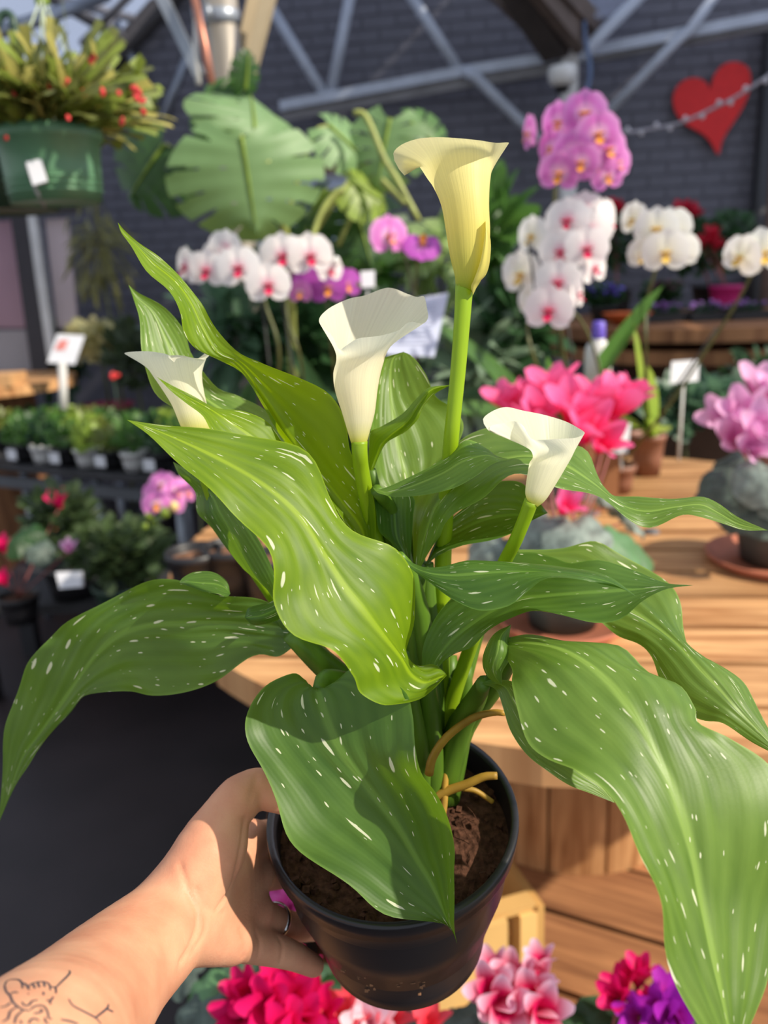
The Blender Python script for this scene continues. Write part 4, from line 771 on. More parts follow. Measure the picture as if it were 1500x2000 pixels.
HAND = [
    (pp((-70, 2240, .27), (60, 2095, .31), (140, 2000, .355), (225, 1902, .405), (300, 1832, .435), (352, 1782, .455)), [.0385, .036, .0325, .0290, .0265, .0245], .010),
    # wrist to thumb base and thumb
    (pp((358, 1760, .455), (385, 1705, .457), (415, 1655, .462)), [.0200, .0200, .0175], .010),
    (pp((415, 1655, .462), (442, 1592, .468), (468, 1560, .473)), [.0180, .0138, .0126], .007),
    (pp((468, 1560, .473), (500, 1537, .478), (530, 1548, .478), (566, 1562, .478)), [.0120, .0108, .0108, .0090], .004),
    # heel of the hand on the little-finger side
    (pp((360, 1800, .458), (405, 1822, .462), (445, 1832, .470)), [.0190, .0170, .0145], .010),
    # palm
    (pp((370, 1745, .460), (440, 1690, .485), (490, 1640, .512)), [.018, .0155, .0120], .008),
    (pp((372, 1765, .462), (440, 1735, .485), (497, 1708, .512)), [.018, .0155, .0120], .008),
    (pp((375, 1785, .462), (440, 1780, .480), (496, 1780, .502)), [.018, .0155, .0115], .008),
    # fingers: index, middle, ring, little
    (pp((490, 1640, .512), (540, 1628, .548), (585, 1612, .590), (640, 1608, .612)), [.0108, .0100, .0092, .0078], .004),
    (pp((497, 1708, .512), (552, 1704, .548), (606, 1696, .592), (660, 1690, .618)), [.0108, .0102, .0094, .0080], .004),
    (pp((496, 1782, .502), (552, 1806, .535), (612, 1812, .580), (662, 1806, .612)), [.0104, .0096, .0088, .0075], .004),
    (pp((450, 1834, .472), (505, 1848, .492), (565, 1864, .513), (612, 1886, .533)), [.0120, .0102, .0088, .0070], .005),
]
hv, hf = sdf_mesh(HAND)
SKIN = None
def skin_mat():
    m = bpy.data.materials.new('skin'); m.use_nodes = True; N = m.node_tree.nodes; L = m.node_tree.links
    b = N['Principled BSDF']; b.inputs['Roughness'].default_value = 0.52; b.inputs['Specular IOR Level'].default_value = 0.35
    b.inputs['Subsurface Weight'].default_value = 0.18; b.inputs['Subsurface Radius'].default_value = (1.0, 0.35, 0.2); b.inputs['Subsurface Scale'].default_value = 0.004
    tc = N.new('ShaderNodeTexCoord'); n1 = N.new('ShaderNodeTexNoise'); n1.inputs['Scale'].default_value = 38; n1.inputs['Detail'].default_value = 5; L.new(tc.outputs['Object'], n1.inputs['Vector'])
    rp = N.new('ShaderNodeValToRGB'); e = rp.color_ramp.elements; e[0].position = 0.3; e[1].position = 0.72
    e[0].color = (*s2l((206, 140, 110)), 1); e[1].color = (*s2l((226, 168, 134)), 1); L.new(n1.outputs['Fac'], rp.inputs[0]); L.new(rp.outputs[0], b.inputs['Base Color'])
    n2 = N.new('ShaderNodeTexNoise'); n2.inputs['Scale'].default_value = 700; n2.inputs['Detail'].default_value = 3; L.new(tc.outputs['Object'], n2.inputs['Vector'])
    bp = N.new('ShaderNodeBump'); bp.inputs['Strength'].default_value = 0.16; bp.inputs['Distance'].default_value = 0.001; L.new(n2.outputs['Fac'], bp.inputs['Height']); L.new(bp.outputs[0], b.inputs['Normal'])
    return m
SKIN = skin_mat()
# skin creases at the wrist, round the thumb pad and at the finger joints: shallow grooves pressed into the mesh
CREASES = [[(352, 1690), (362, 1720), (372, 1750), (385, 1780), (382, 1820), (365, 1860), (352, 1880)], [(382, 1735), (395, 1765), (412, 1780), (435, 1785)], [(392, 1765), (402, 1800), (395, 1830), (372, 1862)],
           [(488, 1560), (497, 1535), (500, 1515)], [(478, 1600), (470, 1660), (452, 1730), (425, 1776)], [(470, 1815), (480, 1840), (476, 1868)], [(545, 1832), (552, 1850), (548, 1880)], [(500, 1822), (508, 1840), (505, 1868)]]
bv = BVHTree.FromPolygons([tuple(v) for v in hv], [tuple(map(int, f)) for f in hf])
def on_skin(x, y):
    r = nrm(ray(x, y)); h, nn, i, d = bv.ray_cast(Vector(CAM), Vector(r)); return (np.array(h), np.array(nn)) if h is not None else (None, None)
disp = np.zeros(len(hv))
from mathutils.kdtree import KDTree
kd = KDTree(len(hv))
for i, v in enumerate(hv): kd.insert(v, i)
kd.balance()
for ci, line in enumerate(CREASES):
    for q in cr(np.array(line, float), 70):
        h, nn = on_skin(*q)
        if h is None: continue
        for co, i, d in kd.find_range(h, 0.0050): disp[i] = max(disp[i], math.exp(-(d / 0.0017) ** 2) * (0.0011 if ci in (0, 4) else 0.0007))
body = MB(); body.add(hv, [tuple(map(int, f)) for f in hf])
person = obj('person', body, SKIN)
me = person.data
nv = np.array([tuple(v.normal) for v in me.vertices]); hv2 = hv - nv * disp[:, None]
me.vertices.foreach_set('co', hv2.ravel()); me.update()
tag(person, 'bare tattooed left forearm and hand gripping the black pot', 'person')
# line tattoo on the forearm, drawn as thin ink strips lying on the skin
INK = mat('tattoo_ink', (44, 54, 68), 0.6, 0.15, 300)
T5 = lambda pts: [(x / 5.0, 1850 + y / 5.0) for x, y in pts]
TAT = [[(540, 400), (600, 340), (650, 292), (682, 252), (676, 230)], [(45, 375), (70, 332), (120, 318), (180, 320), (213, 350), (220, 405)], [(215, 350), (245, 360), (272, 392), (284, 420)], [(270, 392), (310, 360), (350, 346), (400, 340), (450, 345), (484, 372), (490, 425)],
       [(322, 362), (342, 405)], [(368, 348), (386, 396)], [(428, 346), (436, 390)], [(486, 385), (540, 400), (546, 455)], [(45, 378), (60, 432), (100, 480), (122, 532), (170, 580), (230, 614), (292, 622)],
       [(268, 458), (284, 458)], [(424, 440), (424, 470)], [(508, 490), (524, 490)], [(98, 462), (138, 440), (176, 448)], [(214, 538), (240, 572), (282, 566), (312, 530), (366, 516)], [(452, 518), (486, 530), (490, 562)], [(486, 530), (516, 494)],
       [(0, 592), (60, 576), (102, 545)], [(296, 612), (340, 580), (400, 570), (440, 590), (466, 642), (474, 690), (505, 706)], [(172, 580), (100, 630), (76, 700), (20, 732)], [(230, 614), (160, 680), (140, 752)], [(326, 650), (380, 642), (412, 622), (388, 604)],
       [(280, 752), (300, 710), (342, 700), (382, 722)], [(440, 690), (440, 722), (472, 752)], [(196, 718), (212, 752)], [(668, 508), (712, 572), (800, 620), (930, 690), (985, 752)], [(930, 690), (1040, 602), (1060, 558)], [(1040, 602), (1102, 632)], [(592, 708), (680, 724), (762, 752)]]
tm = MB()
for line in TAT:
    pl = cr(np.array(T5(line)), max(8, len(line) * 6)); hs = [on_skin(*q) for q in pl]; hs = [q for q in hs if q[0] is not None]
    if len(hs) < 2: continue
    row = []
    for i, (h, nn) in enumerate(hs):
        t = nrm(hs[min(i + 1, len(hs) - 1)][0] - hs[max(i - 1, 0)][0]); s_ = nrm(np.cross(t, nn)); w = 0.00042 * (0.75 + 0.25 * math.sin(math.pi * i / len(hs)))
        row.append([h + nn * 0.00012 - s_ * w, h + nn * 0.00022, h + nn * 0.00012 + s_ * w])
    tm.grid(row)
obj('tattoo', tm, INK, person)
# ring on the ring finger
ra, rb = P(520, 1792, .517), P(552, 1806, .535); rc = P(536, 1798, .526); rm = MB(); _, e1, e2 = frame(rb - ra); rows = []
for i in range(40):
    a = 2 * math.pi * i / 40; ro = e1 * math.cos(a) + e2 * math.sin(a); ax_ = nrm(rb - ra)
    rows.append([rc + ro * (0.0106 + 0.0009 * math.cos(b_)) + ax_ * 0.0022 * math.sin(b_) for b_ in np.linspace(0, 2 * math.pi, 9)[:-1]])
rows.append(rows[0]); rm.grid(rows, closed=True)
for k in range(5):
    a = 2.3 + 0.35 * k; c = rc + (e1 * math.cos(a) + e2 * math.sin(a)) * 0.0116; rm.lathe([(0, 0.0011), (0.0009, 0.0006), (0.0009, -0.0006), (0, -0.0008)], c, e1 * math.cos(a) + e2 * math.sin(a), 8)
tag(obj('ring', rm, mat('silver', (205, 205, 208), 0.18, 0.05, 50, metal=1.0)), 'narrow silver ring worn on the hand holding the pot', 'ring')
# ================================================================== plants on the tables and around
def pm(c1, **k): return k
TERRA = mat('terracotta', (186, 112, 84), 0.75, 0.12, 20)
BROWNP = mat('brown_plastic_pot', (142, 96, 76), 0.5, 0.1, 20)
GREYP = mat('grey_plastic_pot', (74, 84, 82), 0.5, 0.12, 12)
GREENP = mat('green_plastic_pot', (92, 134, 100), 0.38, 0.12, 8)
BLACKP = mat('black_nursery_pot', (34, 33, 36), 0.45, 0.15, 20)
WHITEP = mat('white_pot', (214, 212, 210), 0.45, 0.06, 20)
PAPER = mat('white_card', (226, 226, 232), 0.6, 0.03, 10)
def leafm(name, rgb, t=0.3, rough=0.45, var=.25, sc=25, tc=None): return mat(name, rgb, rough, var, sc, t, tc or tuple(min(255, int(q * 1.35) + 18) for q in rgb))
LG = leafm('leaf_green', (74, 112, 46)); LD = leafm('leaf_dark', (44, 76, 40)); LY = leafm('leaf_yellowgreen', (136, 158, 60)); LB = leafm('leaf_bluegreen', (74, 104, 78)); LO = leafm('leaf_olive', (112, 122, 54)); LC = leafm('leaf_cream', (206, 196, 140), .25)
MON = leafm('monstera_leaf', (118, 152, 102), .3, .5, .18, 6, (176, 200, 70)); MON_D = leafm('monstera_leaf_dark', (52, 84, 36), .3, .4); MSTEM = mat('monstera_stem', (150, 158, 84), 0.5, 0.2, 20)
OST = mat('orchid_stem', (92, 96, 54), 0.5, 0.2, 20); STAKE = mat('dark_stake', (40, 38, 36), 0.6)
def potlathe(o, r, h, rim=.012, n=28, taper=.74, ax=(0, 0, 1)):
    mb = MB(); mb.lathe([(0, .002), (r * taper - .004, .002), (r * taper, 0), (r * (taper + (.94 - taper) * .5), h * .5 - rim * .5), (r * .94, h - rim * 1.6), (r, h - rim * 1.5), (r * 1.01, h), (r * .95, h), (r * .92, h - rim), (r * .9, h - .02), (0, h - .02)], o, ax, n); return mb
def saucer(o, r, n=36): mb = MB(); mb.lathe([(0, 0), (r * .86, 0), (r * .98, .014), (r, .022), (r * .96, .022), (r * .86, .006), (0, .006)], o, (0, 0, 1), n); return mb
def foliage(c, rad, n, L, W, m=5, up=.5, bend=.25, cup=.2, shell=.5, seed=1, prof=None):
    """a crown of many leaves springing from the middle of an ellipsoid"""
    R_ = random.Random(seed); mb = MB(); c = np.asarray(c, float); rad = np.asarray(rad, float)
    for i in range(n):
        d = nrm(A3(R_.gauss(0, 1), R_.gauss(0, 1), R_.gauss(0, 1))); q = c + d * rad * (shell + (1 - shell) * R_.random())
        out = nrm(nrm(q - c) + A3(0, 0, up) + A3(R_.gauss(0, .35), R_.gauss(0, .35), R_.gauss(0, .35))); s_ = R_.uniform(.65, 1.2)
        nn = nrm(A3(0, 0, 1) + A3(R_.gauss(0, .5), R_.gauss(0, .5), R_.gauss(0, .3)) - FW * .5)
        mb.patch(q - out * L * s_ * .4, out, nn, L * s_, W * s_, prof, -bend * R_.uniform(.3, 1.2), cup, m, 3)
    return mb
# ---- prototypes -------------------------------------------------------------
def orchid_proto(name, pet, lip, throat):
    mb = MB(); rp = lambda t: (math.sin(math.pi * (t ** .75)) ** .6 if t < 1 else 0) * 1.0
    Z = A3(0, 0, 1)
    for a, L_, W_ in ((90, 1.0, .42), (214, .98, .40), (326, .98, .40)):
        d = A3(math.cos(math.radians(a)), math.sin(math.radians(a)), -.12); mb.patch(d * .04, d, Z, L_, W_, lambda t: math.sin(math.pi * min(1, .06 + t * .94)) ** .65, .12, .10, 7, 5)
    for a in (22, 158):
        d = A3(math.cos(math.radians(a)), math.sin(math.radians(a)), .02); mb.patch(d * .03 + Z * .05, d, Z, 1.02, .66, lambda t: (math.sin(math.pi * min(1, t ** 1.25)) ** .55) if t > 0 else .05, -.10, -.06, 8, 7)
    fl_ = obj('flower', mb, pet)
    mb = MB()
    for sx in (-1, 1): mb.patch(A3(0, -.06, .06), A3(sx * .75, .1, .85), A3(sx * .3, 1, 0), .36, .15, None, .3, .3, 5, 4)
    mb.patch(A3(0, -.08, .06), A3(0, -.72, .55), A3(0, .5, .8), .50, .19, None, .25, .25, 6, 5); mb.tube([A3(0, .02, .02), A3(0, .04, .2), A3(0, -.02, .26)], [.07, .08, .05], 8)
    lp = obj('lip', mb, lip); return proto(fl_, [lp])
W_RED = radial_mat('orchid_white_blush', [(0, (236, 170, 190)), (.30, (250, 232, 236)), (.5, (255, 250, 248)), (1, (255, 252, 250))])
W_PLAIN = radial_mat('orchid_white', [(0, (240, 236, 190)), (.22, (252, 250, 236)), (1, (255, 254, 250))])
PINKO = radial_mat('orchid_pink', [(0, (255, 236, 240)), (.25, (246, 200, 236)), (.6, (232, 130, 214)), (1, (240, 170, 228))])
PURPO = radial_mat('orchid_purple', [(0, (240, 190, 230)), (.3, (205, 110, 206)), (1, (190, 84, 190))])
LIPR = mat('lip_crimson', (206, 34, 84), .5, .3, 60); LIPY = mat('lip_yellow', (232, 190, 90), .5, .3, 60); LIPO = mat('lip_orange', (240, 150, 60), .5, .3, 60)
O_WR = orchid_proto('wr', W_RED, LIPR, None); O_WH = orchid_proto('wh', W_PLAIN, LIPY, None); O_PK = orchid_proto('pk', PINKO, LIPO, None); O_PU = orchid_proto('pu', PURPO, LIPO, None)
def facing(px, py, d, yaw=0, pit=0, roll=0):
    """basis for a bloom at a spot: +z looks at the viewer's side, turned by yaw/pitch/roll degrees"""
    z = nrm(-ray(px, py)); x = nrm(np.cross((0, 0, 1), z)); y = np.cross(z, x)
    def rot(v, k, a): a = math.radians(a); return v * math.cos(a) + np.cross(k, v) * math.sin(a) + k * (k @ v) * (1 - math.cos(a))
    x, z = rot(x, y, yaw), rot(z, y, yaw); y, z = rot(y, x, pit), rot(z, x, pit); x, y = rot(x, z, roll), rot(y, z, roll)
    return x, y, z
def strap_leaves(parent, base, specs, m):
    for (x, y, d, w, b) in specs:
        tip = P(x, y, d); dd = tip - base; L = np.linalg.norm(dd); mb = MB(); mb.patch(base, dd, -FW + A3(0, 0, .6), L, w, lambda t: (.35 + .65 * math.sin(math.pi * min(1, .15 + t * .85)) ** .8) * (1 if t < .97 else .1), -b, .25, 9, 5); obj('leaf', mb, m, parent)
def orchid(label, blooms, stems, potpx, potd, pr, ph, potm, leaves=(), buds=(), zt=None, rb=.042, group=None, stakes=(), lm=LD):
    """blooms: (proto,x,y,d,yaw,pitch,roll,scale); stems: pixel paths"""
    base = P(*potpx, potd)
    if zt is not None: base = G(*potpx, zt)
    t = thing('potted_orchid', base, label, 'orchid', group)
    pot_ = obj('pot', potlathe(base, pr, ph), potm, t); mb = MB(); mb.lathe([(0, 0.006), (pr * .5, .004), (pr * .9, 0)], base + A3(0, 0, ph - .018), (0, 0, 1), 16); obj('bark', mb, SOIL, pot_)
    top = base + A3(0, 0, ph - .01)
    for path in stems:
        mb = MB(); mb.tube([top] + [P(*q) for q in path], [.004, .0035, .0025], 7, 24); obj('flower_stem', mb, OST, t)
    for path in stakes:
        mb = MB(); mb.tube([P(*q) for q in path], [.0025, .0025], 6); obj('stake', mb, STAKE, t)
    for (pr_, x, y, d, yw, pt, rl, s) in blooms: place(pr_, t, P(x, y, d), facing(x, y, d, yw, pt, rl), rb * s)
    for (x, y, d, s, m) in buds:
        mb = MB(); mb.lathe([(0, -.9), (.55, -.55), (.8, 0), (.6, .6), (0, 1)], (0, 0, 0), (0, 0, 1), 10); c = P(x, y, d); mb.v = [tuple(c + np.array(q) * s) for q in mb.v]; obj('bud', mb, m, t)
    strap_leaves(t, top, leaves, lm); return t

# ---- hanging baskets ------------------------------------------------------------
hb = P(112, 335, 1.75)
t = thing('hanging_basket', P(112, 400, 1.75), 'green hanging pot of red-budded holiday cactus lit by the sun at upper left', 'hanging plant')
rb_ = 95 * 1.75 / FPX; b0 = P(112, 398, 1.75); hh = 132 * 1.75 / FPX
hp_ = potlathe(b0, rb_ * 1.06, hh, .016, 40, .84)
pot_ = obj('pot', hp_, GREENP, t)
for k in range(3):
    mb = MB(); zz = .022 + .012 * k; r_ = rb_ * 1.06 * (.84 + .10 * zz / hh) + .001; mb.lathe([(r_, zz - .0025), (r_ + .003, zz), (r_, zz + .0025)], b0, (0, 0, 1), 36); obj('ridge', mb, GREENP, pot_)
mb = MB(); mb.lathe([(0, .004), (rb_ * .8, 0)], b0 + A3(0, 0, hh - .02), (0, 0, 1), 20); obj('soil', mb, SOIL, pot_)
mb = MB(); q = [P(x, y, 1.628) for x, y in ((50, 316), (80, 310), (92, 354), (64, 362))]; mb.prism(q, FW * .004); obj('price_tag', mb, PAPER, t, smooth=False)
mb = MB(); mb.tube([P(46, 278, 1.66), P(55, 330, 1.635), P(72, 375, 1.65), P(88, 404, 1.68)], .0035, 6); obj('strap', mb, mat('grey_strap', (150, 150, 146)), t)
seg = lambda t_: .35 + .65 * abs(math.sin(t_ * math.pi * 2.5 + .3))
R_ = random.Random(3); bands = [MB(), MB(), MB()]; cac = [leafm('cactus_green', (122, 136, 52), .2), leafm('cactus_olive', (98, 104, 50), .2), leafm('cactus_yellow', (172, 164, 88), .25)]
cc = P(130, 262, 1.75)
for i in range(620):
    a = R_.uniform(0, 6.283); rr = math.sqrt(R_.random()); hgt = R_.random()
    c0 = b0 + A3(0, 0, hh - .01) + A3(math.cos(a), math.sin(a), 0) * rb_ * .75 * rr
    d = nrm(A3(math.cos(a) * (.35 + 1.25 * rr), math.sin(a) * (.35 + 1.25 * rr), 1.25 - .75 * rr * R_.random() + R_.gauss(0, .15)))
    L_ = R_.uniform(.12, .23) * (1 - .15 * rr); bands[R_.choice((0, 0, 1, 1, 2))].patch(c0 + d * L_ * R_.uniform(0, .25), d, nrm(A3(R_.gauss(0, 1), R_.gauss(0, 1) - .6, .6)), L_, R_.uniform(.007, .013), seg, -.18 - .28 * rr, .15, 10, 3)
for b_, m in zip(bands, cac): obj('foliage', b_, m, t, kind='stuff')
REDB = mat('red_bud', (226, 66, 66), .5, .2, 40, .2); 
for (x, y) in [(184, 110), (178, 118), (18, 128), (5, 134), (60, 148), (28, 184), (56, 181), (72, 178), (98, 168), (132, 158), (128, 173), (265, 175), (272, 183), (267, 192), (279, 197), (280, 219), (200, 180), (164, 182), (12, 270), (133, 230), (232, 182), (45, 128), (258, 172), (238, 238)]:
    mb = MB(); c = P(x, y, 1.52 + .06 * R_.random()); s_ = R_.uniform(.0045, .0075); mb.lathe([(0, -s_ * 1.3), (s_ * .8, -s_ * .4), (s_ * .7, s_ * .6), (0, s_ * 1.5)], c, (R_.gauss(0, .5), R_.gauss(0, .5), 1), 8); obj('bud', mb, REDB, t)
for a in range(4):
    mb = MB(); an = a * math.pi / 2 + .5; mb.tube([b0 + A3(0, 0, hh) + A3(math.cos(an), math.sin(an), 0) * rb_, P(82, -10, 1.75), P(80, -120, 1.75)], .0022, 6); obj('hanger_wire', mb, mat('pale_wire', (188, 200, 170), .4, .05), t)
mb = MB(); mb.tube([P(70, 4, 1.75), P(95, 2, 1.75)], .008, 8); obj('hanger_hub', mb, LY, t)
b1 = P(8, 415, 1.95); t = thing('hanging_basket', b1, 'shaded dark green hanging pot behind the sunlit one at the left edge', 'hanging plant')
obj('pot', potlathe(b1, .155, .175, .016, 32, .8), mat('dark_green_pot', (44, 70, 54), .45, .1, 8), t)
obj('foliage', foliage(b1 + A3(-.02, 0, .22), A3(.17, .14, .10), 120, .10, .012, seed=5), LO, t, kind='stuff')
mb = MB(); mb.tube([P(-8, 52, 1.95), P(0, 34, 1.95), P(12, 26, 1.95), P(24, 34, 1.95), P(27, 52, 1.95), P(26, 80, 1.95), b1 + A3(.0, 0, .18)], .010, 8, 24); obj('hook', mb, mat('dark_green_pot', (44, 70, 54)), t)

# ---- monstera ------------------------------------------------------------------
def monstera_leaf(L, W, slits=5, seed=0, cut=.5):
    """heart-shaped blade in local coords: base at origin, tip along -y, facing +z, with deep slits"""
    R_ = random.Random(seed); nu, nv = 64, 12; mb = MB()
    for sx in (-1, 1):
        grid = np.zeros((nu + 1, nv + 1, 3)); edges = sorted(R_.uniform(-.03, .03) + (k + .75) / (slits + .6) for k in range(slits))
        for i in range(nu + 1):
            t = i / nu
            # outline by angle from the base lobe round to the tip
            ang = math.radians(-62 + 152 * t); rr = (.62 + .38 * math.sin(math.pi * min(1, t * .9 + .12)) ** .8); ex, ey = W * math.cos(ang) * rr, -L * (.36 + .64 * math.sin(ang)) * (1 if ang > 0 else 1)
            ey = -L * (.34 + .66 * math.sin(ang)) ; my = -L * (.02 + .97 * t ** 1.15)
            for j in range(nv + 1):
                v = j / nv; x = ex * v; y = my * (1 - v) + ey * v - 0 + L * .10 * math.sin(math.pi * v) * (t - .3)
                z = -.22 * W * v * v + .012 * W * math.sin(t * 38 + 2) * v - .10 * L * (y / L) ** 2 + .05 * W * (1 - v) * 0
                grid[i, j] = (sx * x, y, z)
        vs = grid.reshape(-1, 3); fs = []
        for i in range(nu):
            t = (i + .5) / nu
            for j in range(nv):
                v = (j + .5) / nv
                if any(abs(t - e) < .013 * (.5 + 2.4 * (v - cut)) and v > cut for e in edges): continue
                if any(abs(t - e) < .009 and .25 < v < .36 for e in edges[1::2]): continue
                a = i * (nv + 1) + j; q = (a, a + 1, a + nv + 2, a + nv + 1); fs.append(q if sx > 0 else q[::-1])
        mb.add(vs, fs, [(0, 0)] * len(vs))
    return mb
def mon_place(parent, px, py, d, L, W, yaw, pit, roll, m, seed, stem=None, cut=.5, slits=5):
    mb = monstera_leaf(L, W, slits, seed, cut); X, Y, Z = facing(px, py, d, yaw, pit, roll); o = P(px, py, d)
    mb.v = [tuple(o + X * q[0] + Y * q[1] + Z * q[2]) for q in mb.v]; lf = obj('leaf', mb, m, parent)
    rb2 = MB(); rb2.tube([o + Z * .004, o + Y * -L * .45 + Z * (.004 - .022 * L), o + Y * -L * .9 + Z * (.004 - .08 * L)], [.006, .004, .001], 6, 10); obj('midrib', rb2, LY, lf)
    if stem: rb2 = MB(); rb2.tube([o] + [P(*q) for q in stem], [.006, .008], 8, 16); obj('leaf_stalk', rb2, MSTEM, lf)
mbase = A3(-.30, 3.05, 0)
mt = thing('monstera', mbase, 'tall monstera with split leaves standing behind the white orchids', 'potted plant')
obj('pot', potlathe(mbase, .20, .34, .02), BLACKP, mt)
mb = MB(); mb.tube([mbase + A3(0, 0, .3), mbase + A3(-.02, 0, .9), P(560, 480, 2.45), P(500, 250, 2.35)], [.02, .018, .014, .010], 10, 20); obj('trunk', mb, MSTEM, mt)
mon_place(mt, 472, 268, 2.15, .255, .215, 4, -12, 4, MON, 1, [(480, 300, 2.25), (520, 480, 2.45)], .55, 5)
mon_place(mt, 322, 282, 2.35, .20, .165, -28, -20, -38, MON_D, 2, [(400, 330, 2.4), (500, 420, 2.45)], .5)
mon_place(mt, 498, 262, 2.3, .15, .19, 35, -30, 160, MON, 3, None, .6)
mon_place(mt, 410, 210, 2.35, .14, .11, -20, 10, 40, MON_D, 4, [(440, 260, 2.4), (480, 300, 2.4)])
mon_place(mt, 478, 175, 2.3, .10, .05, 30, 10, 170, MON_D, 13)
mon_place(mt, 395, 190, 2.35, .12, .10, -30, -30, 60, LG, 14)
mon_place(mt, 640, 245, 2.4, .16, .11, 40, -35, 38, MON, 5, [(610, 270, 2.4), (560, 420, 2.45)])
mon_place(mt, 762, 232, 2.4, .20, .13, -10, -25, -10, MON, 6, [(740, 300, 2.45), (660, 480, 2.5)], .35)
mon_place(mt, 800, 240, 2.45, .17, .10, 30, -30, 45, LG, 16, None, .4)
mon_place(mt, 680, 355, 2.4, .14, .10, 30, -35, 55, LY, 7, [(660, 385, 2.4), (610, 460, 2.45)])
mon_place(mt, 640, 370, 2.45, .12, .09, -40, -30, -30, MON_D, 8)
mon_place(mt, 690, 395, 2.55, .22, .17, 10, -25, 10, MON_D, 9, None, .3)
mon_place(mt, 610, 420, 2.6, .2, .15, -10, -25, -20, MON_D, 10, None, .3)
for q in ([(690, 220, 2.35), (715, 228, 2.35), (750, 310, 2.35), (775, 350, 2.35), (818, 430, 2.35)], [(745, 350, 2.36), (770, 375, 2.36), (792, 398, 2.35)], [(608, 470, 2.35), (625, 420, 2.35), (650, 382, 2.35), (672, 372, 2.35)]):
    mb = MB(); mb.tube([P(*k) for k in q], [.008, .009, .008], 8, 16); obj('aerial_root', mb, MSTEM, mt)
# ---- orchids on the spool table --------------------------------------------------
Z1 = SP_Z
orchid('white orchid with crimson throats, spray arching left of the white callas', [(O_WR, 364, 522, 1.86, -62, 0, -12, 1.1), (O_WR, 404, 528, 1.84, -24, 5, -8, 1.1), (O_WR, 440, 486, 1.88, 150, 0, 10, 1.05), (O_WR, 466, 524, 1.82, -14, 0, 6, 1.22), (O_WR, 420, 506, 1.9, -40, 0, 0, 1.0), (O_WR, 524, 556, 1.80, 0, 8, 0, 1.2)],
       [[(545, 720, 1.95), (520, 600, 1.9), (500, 545, 1.88), (450, 500, 1.9), (380, 510, 1.9)]], (505, 962), 0, .06, .11, WHITEP, [(430, 640, 1.9, .035, .2), (480, 720, 1.85, .035, .3), (660, 720, 2.0, .035, .3)], zt=Z1, stakes=[[(548, 900, 2.0), (512, 590, 1.9)]])
orchid('white orchid with red throats beside the small purple orchid', [(O_WR, 552, 500, 1.92, -6, 4, 0, 1.3), (O_WR, 606, 500, 1.92, 8, 4, 4, 1.3), (O_WR, 645, 528, 1.95, 25, 5, 0, .8)],
       [[(590, 720, 2.0), (560, 610, 1.97), (570, 540, 1.96), (600, 505, 1.96), (650, 515, 1.98)]], (600, 905), 0, .06, .11, BROWNP, [(520, 690, 2.05, .03, .3), (690, 700, 2.05, .03, .3)], buds=[(657, 510, 1.94, .012, W_PLAIN), (700, 556, 1.96, .008, LY)], zt=Z1, stakes=[[(596, 880, 2.02), (552, 590, 1.97)]])
orchid('low purple orchid tucked under the white blooms', [(O_PU, 584, 560, 2.0, -15, 8, 0, .95), (O_PU, 640, 562, 2.0, 0, 8, 0, 1.15), (O_PU, 676, 556, 2.02, 24, 5, 8, 1.0), (O_PU, 612, 545, 2.03, 0, 10, 0, .9), (O_PK, 586, 572, 1.98, -10, 8, 0, .7)],
       [[(650, 700, 2.1), (640, 600, 2.05), (620, 565, 2.03)]], (680, 962), 0, .055, .10, BROWNP, [(620, 700, 2.1, .03, .3), (730, 690, 2.1, .03, .3)], zt=Z1)
orchid('two-bloom pink and purple orchid between the monstera and yellow calla', [(O_PK, 760, 462, 1.85, 25, -5, 0, 1.15), (O_PK, 770, 470, 1.87, 80, 0, 0, .9), (O_PU, 825, 480, 1.86, 10, -40, 170, 1.05)],
       [[(815, 640, 1.95), (805, 560, 1.92), (790, 500, 1.9), (765, 470, 1.88)], [(812, 540, 1.92), (825, 490, 1.88)]], (800, 930), 0, .055, .10, BROWNP, [(720, 650, 2.0, .03, .3), (880, 640, 2.0, .035, .3)], zt=Z1, stakes=[[(825, 800, 1.98), (800, 540, 1.92)]])
orchid('tall pink moth orchid in full bloom under the roof hub', [(O_PK, 1034, 262, 1.72, -70, 0, 10, .95), (O_PK, 1142, 222, 1.66, 0, 0, 0, 1.1), (O_PK, 1092, 240, 1.7, -35, 0, 5, 1.05), (O_PK, 1168, 262, 1.64, 15, 4, 6, 1.1), (O_PK, 1188, 292, 1.66, 30, 0, 4, 1.0), (O_PK, 1118, 298, 1.66, -15, 5, -6, 1.05), (O_PK, 1206, 318, 1.68, 40, 0, 0, .85), (O_PK, 1134, 318, 1.64, 0, 5, 0, .95), (O_PK, 1092, 338, 1.66, -12, 10, -8, 1.05), (O_PK, 1160, 322, 1.67, 8, 5, 4, .95), (O_PK, 1186, 345, 1.68, 20, 5, 10, .85), (O_PK, 1140, 255, 1.72, -5, 0, 10, 1.0), (O_PK, 1078, 290, 1.7, -40, 0, 0, .9)],
       [[(1105, 720, 1.95), (1085, 500, 1.85), (1082, 400, 1.8), (1095, 300, 1.76), (1140, 240, 1.74), (1170, 280, 1.72), (1200, 330, 1.72)]], (1150, 893), 0, .06, .11, BROWNP, [], zt=Z1, stakes=[[(1092, 700, 1.95), (1088, 365, 1.8)]])
